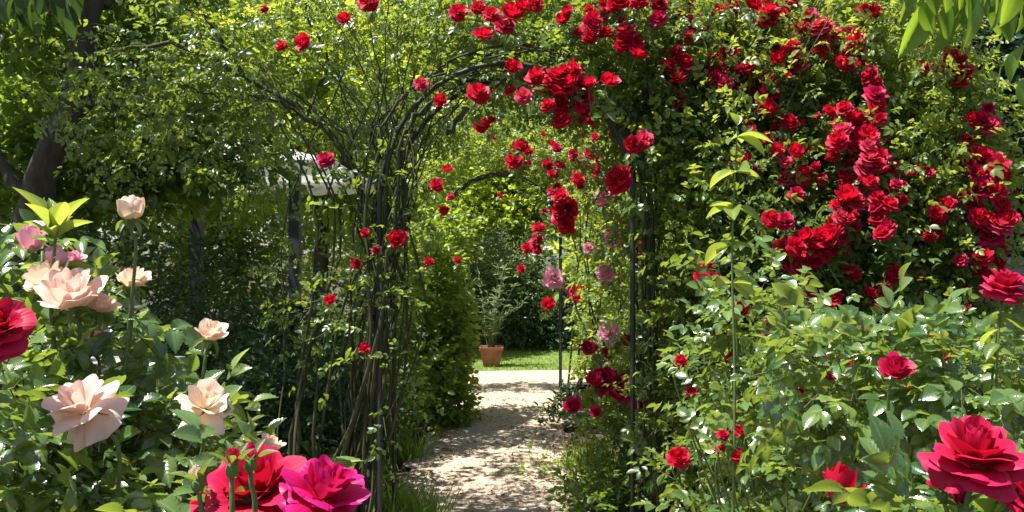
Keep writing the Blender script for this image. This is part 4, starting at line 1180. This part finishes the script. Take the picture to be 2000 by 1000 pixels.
# ------------------------------------------------------------------ near rose bushes
def near_bush(label, base, ells, blooms, stems=6, mat='rose_leaf_near', L=.038, tm='near', k=3, tl=.07, group='rose bushes', up=1.0, rnd=.4, tint=(0, .8), droop=.15, wr=.66):
    t = empty('rose_bush', (base[0], base[1], 0), label, 'rose bush', group)
    b0 = np.array([base[0], base[1], -.03])
    for i in range(stems):
        e = ells[i % len(ells)]
        tip = at(e[0], e[1], e[2]) + np.array([random.gauss(0, e[3] * .5), random.gauss(0, e[4] * .4), e[5] * random.uniform(.2, .8)])
        mb = MB()
        b = b0 + np.array([random.gauss(0, .06), random.gauss(0, .06), 0])
        tube(mb, [b, (b * .6 + tip * .4) + rng.normal(0, .04, 3), tip], .007, .003, n=14, sides=7, jit=.004)
        mb.build('stem', M['green_stem'], t)
    foliage(t, 'foliage', ells, M[mat], comp=True, tm=tm, k=k, tl=tl, L=L, up=up, rnd=rnd, tint=tint, droop=droop, wr=wr, twig=.0018, wl=.25)
    for bl in blooms:
        near_bloom(t, b0, **bl)
    return t

_cache = {}
def near_bloom(t, b0, px, py, size, Y, mat, style='open', d=(0, -.5, .8), spin=None, hang=.3, stem=True, seed=None, sx=1.0, label=None, res=11, leafy=0):
    res = 15 if res == 11 and size > 90 else res
    seed = len(_cache) if seed is None else seed
    me = rose_mesh('rose', M[mat], 1.0, style, 100 + seed, res, res)
    _cache[(seed, style, mat, px)] = me
    p = at(px, py, Y)
    o = link('bud' if style == 'bud' else 'flower', me, t)
    o.location = Vector(p) - t.location
    R = size / F_PX * Y / {'bud': .95, 'globe': 1.7, 'cup': 2.6, 'open': 2.6, 'loose': 3.2, 'pompon': 2.0}[style]
    o.scale = (R * sx, R * sx, R)
    spin = random.uniform(0, 6.28) if spin is None else spin
    o.rotation_euler = aim(d, spin)
    if label: o['label'] = label
    cr_ = .010 if style != 'bud' else .009
    c = link('calyx', calyx_mesh('calyx', 1.0, hang, seed), o)
    cs_ = cr_ * (Y and 1) / R
    c.scale = (cs_, cs_, cs_ * R / R)
    dv = nrm(np.array(d, float))
    c.location = (0, 0, -.10 - .1 * cs_)
    if stem:
        q = p - dv * (R * .12 + .014)
        mb = MB()
        b = b0 + np.array([random.gauss(0, .05), random.gauss(0, .05), 0])
        n1 = q - dv * .07 - np.array([0, 0, .05])
        P = smooth_path([b, b * .55 + n1 * .45 + rng.normal(0, .02, 3), n1, q], 22)
        tube(mb, P, .0045, .0028, n=22, sides=8, smooth=False)
        # a few compound leaves along the upper stem
        idx = [10, 13, 16][:leafy] if leafy else []
        mb.build('stem', M['green_stem'], t)
    return p

# pale pink rose bush, lower left
near_bush('rose bush with pale peach pink blooms and buds at the lower left', (-.95, 1.75),
          [(110, 690, 1.75, .12, .12, .09, 30, .2), (50, 820, 1.6, .13, .14, .12, 46, .0), (190, 930, 1.55, .20, .16, .08, 74, -.1), (330, 985, 1.65, .12, .14, .05, 32, -.05), (40, 950, 1.40, .14, .14, .10, 50, -.2), (30, 610, 1.9, .08, .12, .10, 16, .2),
           (230, 740, 1.85, .09, .12, .06, 16, .2), (280, 880, 1.8, .10, .12, .04, 18, .1), (245, 610, 1.7, .02, .03, .03, 4, 0), (100, 480, 1.8, .05, .08, .06, 7, .2)],
          [dict(px=165, py=805, size=148, Y=1.25, mat='peach', style='loose', d=(-.30, -.45, .75), hang=.9, seed=3),
           dict(px=402, py=798, size=112, Y=1.48, mat='cream', style='loose', d=(.35, -.45, .8), hang=.9, seed=4),
           dict(px=255, py=425, size=50, Y=1.55, mat='cream', style='globe', d=(.05, -.2, 1), hang=.8, seed=5, sx=1.1),
           dict(px=138, py=595, size=140, Y=1.55, mat='peach', style='cup', d=(.1, -.4, .9), hang=.6, seed=6),
           dict(px=100, py=560, size=105, Y=1.6, mat='cream', style='cup', d=(-.4, -.3, .8), hang=.6, seed=7),
           dict(px=258, py=558, size=76, Y=1.6, mat='cream', style='cup', d=(.2, -.2, 1), hang=.7, seed=8),
           dict(px=195, py=605, size=66, Y=1.6, mat='peach', style='cup', d=(.4, -.3, .8), hang=.5, seed=9),
           dict(px=408, py=660, size=76, Y=1.55, mat='cream', style='cup', d=(.35, -.3, 1), hang=.8, seed=10),
           dict(px=145, py=512, size=46, Y=1.65, mat='pink', style='cup', d=(.2, -.3, .9), hang=.5, seed=11),
           dict(px=65, py=490, size=34, Y=1.7, mat='pink', style='bud', d=(-.1, -.2, 1), hang=.3, seed=12),
           dict(px=120, py=525, size=30, Y=1.62, mat='pink', style='bud', d=(-.3, -.2, 1), hang=.3, seed=13),
           dict(px=185, py=668, size=66, Y=1.75, mat='pink', style='loose', d=(.1, -.3, .9), hang=.6, seed=14),
           dict(px=525, py=880, size=62, Y=1.6, mat='cream', style='cup', d=(.2, -.2, 1), hang=.7, seed=15)], 12)
# red rose that reaches in at the left edge
near_bush('rose bush showing one deep red bloom, cut by the left edge', (-.92, 1.2), [(-160, 850, 1.25, .10, .12, .12, 20, 0)],
          [dict(px=-8, py=648, size=125, Y=1.2, mat='big_red', style='open', d=(.35, -.5, .6), seed=16)], 3)
# small magenta blooms behind the pale bush
near_bush('rose bush with small magenta blooms low between the pale roses', (-.95, 2.2), [(270, 860, 2.1, .14, .12, .06, 26, 0), (340, 930, 2.1, .13, .12, .06, 28, 0)],
          [dict(px=262, py=815, size=44, Y=2.0, mat='magenta', style='cup', d=(.2, -.4, .8), seed=17), dict(px=275, py=768, size=34, Y=2.1, mat='magenta', style='cup', d=(.2, -.4, .8), seed=18),
           dict(px=293, py=856, size=40, Y=1.95, mat='pink', style='cup', d=(.1, -.4, .9), seed=19), dict(px=160, py=730, size=36, Y=2.1, mat='crimson', style='cup', d=(.1, -.5, .8), seed=20),
           dict(px=368, py=905, size=46, Y=1.85, mat='crimson', style='cup', d=(-.2, -.4, .9), seed=21)], 5)
# big magenta blooms bottom centre left, with green buds in front
near_bush('rose bush with big magenta blooms and green buds at the bottom', (-.42, 1.1), [(500, 1230, 1.15, .10, .12, .04, 18, 0), (400, 1060, 1.15, .05, .08, .03, 9, 0)],
          [dict(px=505, py=968, size=190, Y=1.08, mat='big_red', style='open', d=(-.05, -.55, .85), hang=.6, seed=28), dict(px=630, py=978, size=165, Y=1.02, mat='magenta', style='open', d=(.3, -.25, .9), hang=.6, seed=23),
           dict(px=420, py=985, size=85, Y=1.2, mat='big_red', style='open', d=(-.5, -.3, .8), hang=.6, seed=24), dict(px=455, py=905, size=20, Y=.95, mat='big_red', style='bud', d=(.1, -.1, 1), hang=.0, seed=25),
           dict(px=490, py=895, size=18, Y=.98, mat='magenta', style='bud', d=(.05, -.1, 1), hang=.0, seed=26), dict(px=385, py=935, size=17, Y=1.0, mat='cream', style='bud', d=(-.1, -.1, 1), hang=.0, seed=27)], 4)
# big red bloom bottom right
near_bush('rose bush with a large open crimson bloom at the bottom right corner', (.62, 1.1), [(1900, 1140, 1.15, .14, .12, .05, 30, 0), (2080, 1040, 1.2, .06, .1, .06, 14, 0), (1760, 1090, 1.3, .07, .08, .03, 9, 0)],
          [dict(px=1903, py=905, size=172, Y=1.05, mat='big_red', style='open', d=(.0, -.28, 1), hang=.5, seed=28), dict(px=1992, py=965, size=110, Y=1.12, mat='big_red', style='open', d=(.45, -.35, .8), hang=.5, seed=29),
           dict(px=1880, py=985, size=26, Y=1.1, mat='crimson', style='bud', d=(-.2, -.1, 1), hang=.1, seed=30), dict(px=1835, py=955, size=22, Y=1.1, mat='crimson', style='bud', d=(-.4, -.1, 1), hang=.1, seed=34)], 4)
# leafy bushes in the right half, in front of the climbers
near_bush('glossy leaved rose bush on the right with one dark crimson bloom amid it', (1.35, 2.9),
          [(1700, 735, 2.5, .30, .22, .08, 50, .15), (1890, 735, 2.4, .22, .22, .08, 40, .15), (1590, 760, 2.6, .18, .22, .08, 26, .15), (1720, 880, 2.6, .32, .22, .13, 10, .3), (1920, 850, 2.3, .2, .2, .13, 16, .2), (1600, 900, 2.6, .24, .22, .16, 9, .2),
           (1820, 1000, 2.4, .3, .2, .08, 16, .1)],
          [dict(px=1748, py=728, size=74, Y=2.02, mat='crimson', style='cup', d=(-.1, -.6, .7), seed=31), dict(px=1962, py=566, size=80, Y=2.2, mat='big_red', style='open', d=(.1, -.25, 1), hang=.6, seed=32, label='bright red bloom at the tip of a tall stem'),
           dict(px=1635, py=978, size=46, Y=2.0, mat='red', style='bud', d=(.1, -.15, 1), hang=.4, seed=33, sx=1.15)],
          14, L=.047, tm='near', k=3, tl=.10, up=1.1, rnd=.5, droop=.08, wr=.74)
near_bush('rose bush with few scattered red blooms right beside the near arch', (1.0, 3.5),
          [(1480, 640, 3.4, .20, .20, .14, 40, .1), (1500, 800, 3.4, .22, .24, .2, 34, .25), (1400, 960, 3.3, .16, .24, .14, 24, .2), (1560, 960, 3.1, .26, .24, .18, 30, .25), (1450, 540, 3.5, .12, .16, .10, 14, .15), (1390, 760, 3.5, .12, .2, .2, 22, .2)],
          [dict(px=1325, py=895, size=40, Y=3.2, mat='red', style='pompon', d=(-.1, -.8, .5), seed=40, res=6), dict(px=1412, py=850, size=22, Y=3.0, mat='red', style='pompon', seed=41, res=6), dict(px=1405, py=876, size=20, Y=3.0, mat='red', style='pompon', seed=42, res=6),
           dict(px=1448, py=843, size=26, Y=3.0, mat='red', style='pompon', seed=43, res=6), dict(px=1440, py=890, size=26, Y=3.0, mat='red', style='pompon', seed=44, res=6), dict(px=1350, py=765, size=20, Y=3.1, mat='red', style='pompon', seed=45, res=6),
           dict(px=1330, py=705, size=24, Y=3.1, mat='red', style='pompon', seed=46, res=6), dict(px=1620, py=740, size=22, Y=2.9, mat='crimson', style='cup', seed=47, res=6)], 10, L=.044, tm='mid', k=3, tl=.11, wr=.72)

# tall leafy shoots
def shoot(label, pts, r, lv, mat, name='leafy_shoot', tm='smooth', wr=.5):
    b = pts[0]
    t = empty(name, (b[0], b[1], 0), label, 'plant shoot')
    mb = MB(); P = smooth_path(pts, 24); tube(mb, P, r, r * .4, n=24, sides=8, smooth=False); mb.build('stem', M['green_stem'], t)
    mb = MB()
    for (u, a, l, el) in lv:
        i = u * 23; i0 = int(min(i, 22)); p = P[i0] * (1 - (i - i0)) + P[i0 + 1] * (i - i0)
        d = np.array([math.cos(a) * math.cos(el), math.sin(a) * math.cos(el), math.sin(el)])
        nn = np.array([-math.cos(a) * math.sin(el), -math.sin(a) * math.sin(el), math.cos(el)]) + rng.normal(0, .25, 3)
        add_leaves(mb, [p], [d], [nn], l, l * wr, tm, random.random())
    mb.build('foliage', M[mat], t)
b = at(1440, 640, 3.0)
lvs = []
for u in np.linspace(.60, .97, 5):
    for q in range(4):
        lvs.append((u, random.uniform(0, 6.28), random.uniform(.065, .12), random.uniform(-.35, .35)))
lvs += [(1.0, 1.5, .06, 1.1), (1.0, 3.5, .05, 1.2)]
shoot('tall rose shoot with pale shining leaves standing in front of the red climbing rose', [(b[0] - .03, 3.0, -.03), at(1435, 800, 3.0), at(1430, 500, 3.0), at(1440, 245, 3.0)], .006, lvs, 'light_leaf', wr=.6)
lvs = [(1.0, a_, l_, e_) for a_, l_, e_ in ((.3, .09, 1.25), (1.2, .105, 1.1), (2.2, .085, 1.35), (3.3, .115, 1.2), (4.4, .09, 1.0), (5.4, .10, .95), (0, .075, .7), (3.0, .07, .75), (5.0, .06, .6))] + [(.82, random.uniform(0, 6.28), .07, .4) for _ in range(4)]
shoot('upright shoot of long glossy laurel leaves above the pale pink roses at the left', [(-.78, 1.6, -.03), at(110, 800, 1.6), at(100, 600, 1.6), at(108, 468, 1.6)], .006, lvs, 'light_leaf', wr=.34)
lvs = [(u, random.uniform(0, 6.28), random.uniform(.045, .07), random.uniform(-.9, .2)) for u in np.linspace(.45, .9, 16)]
shoot('single tall green stem with hanging leaves under the bright red bloom at the right edge', [(1.20, 2.2, -.03), at(1945, 900, 2.2), at(1946, 740, 2.2), at(1955, 580, 2.2)], .005, lvs, 'light_leaf', wr=.6)
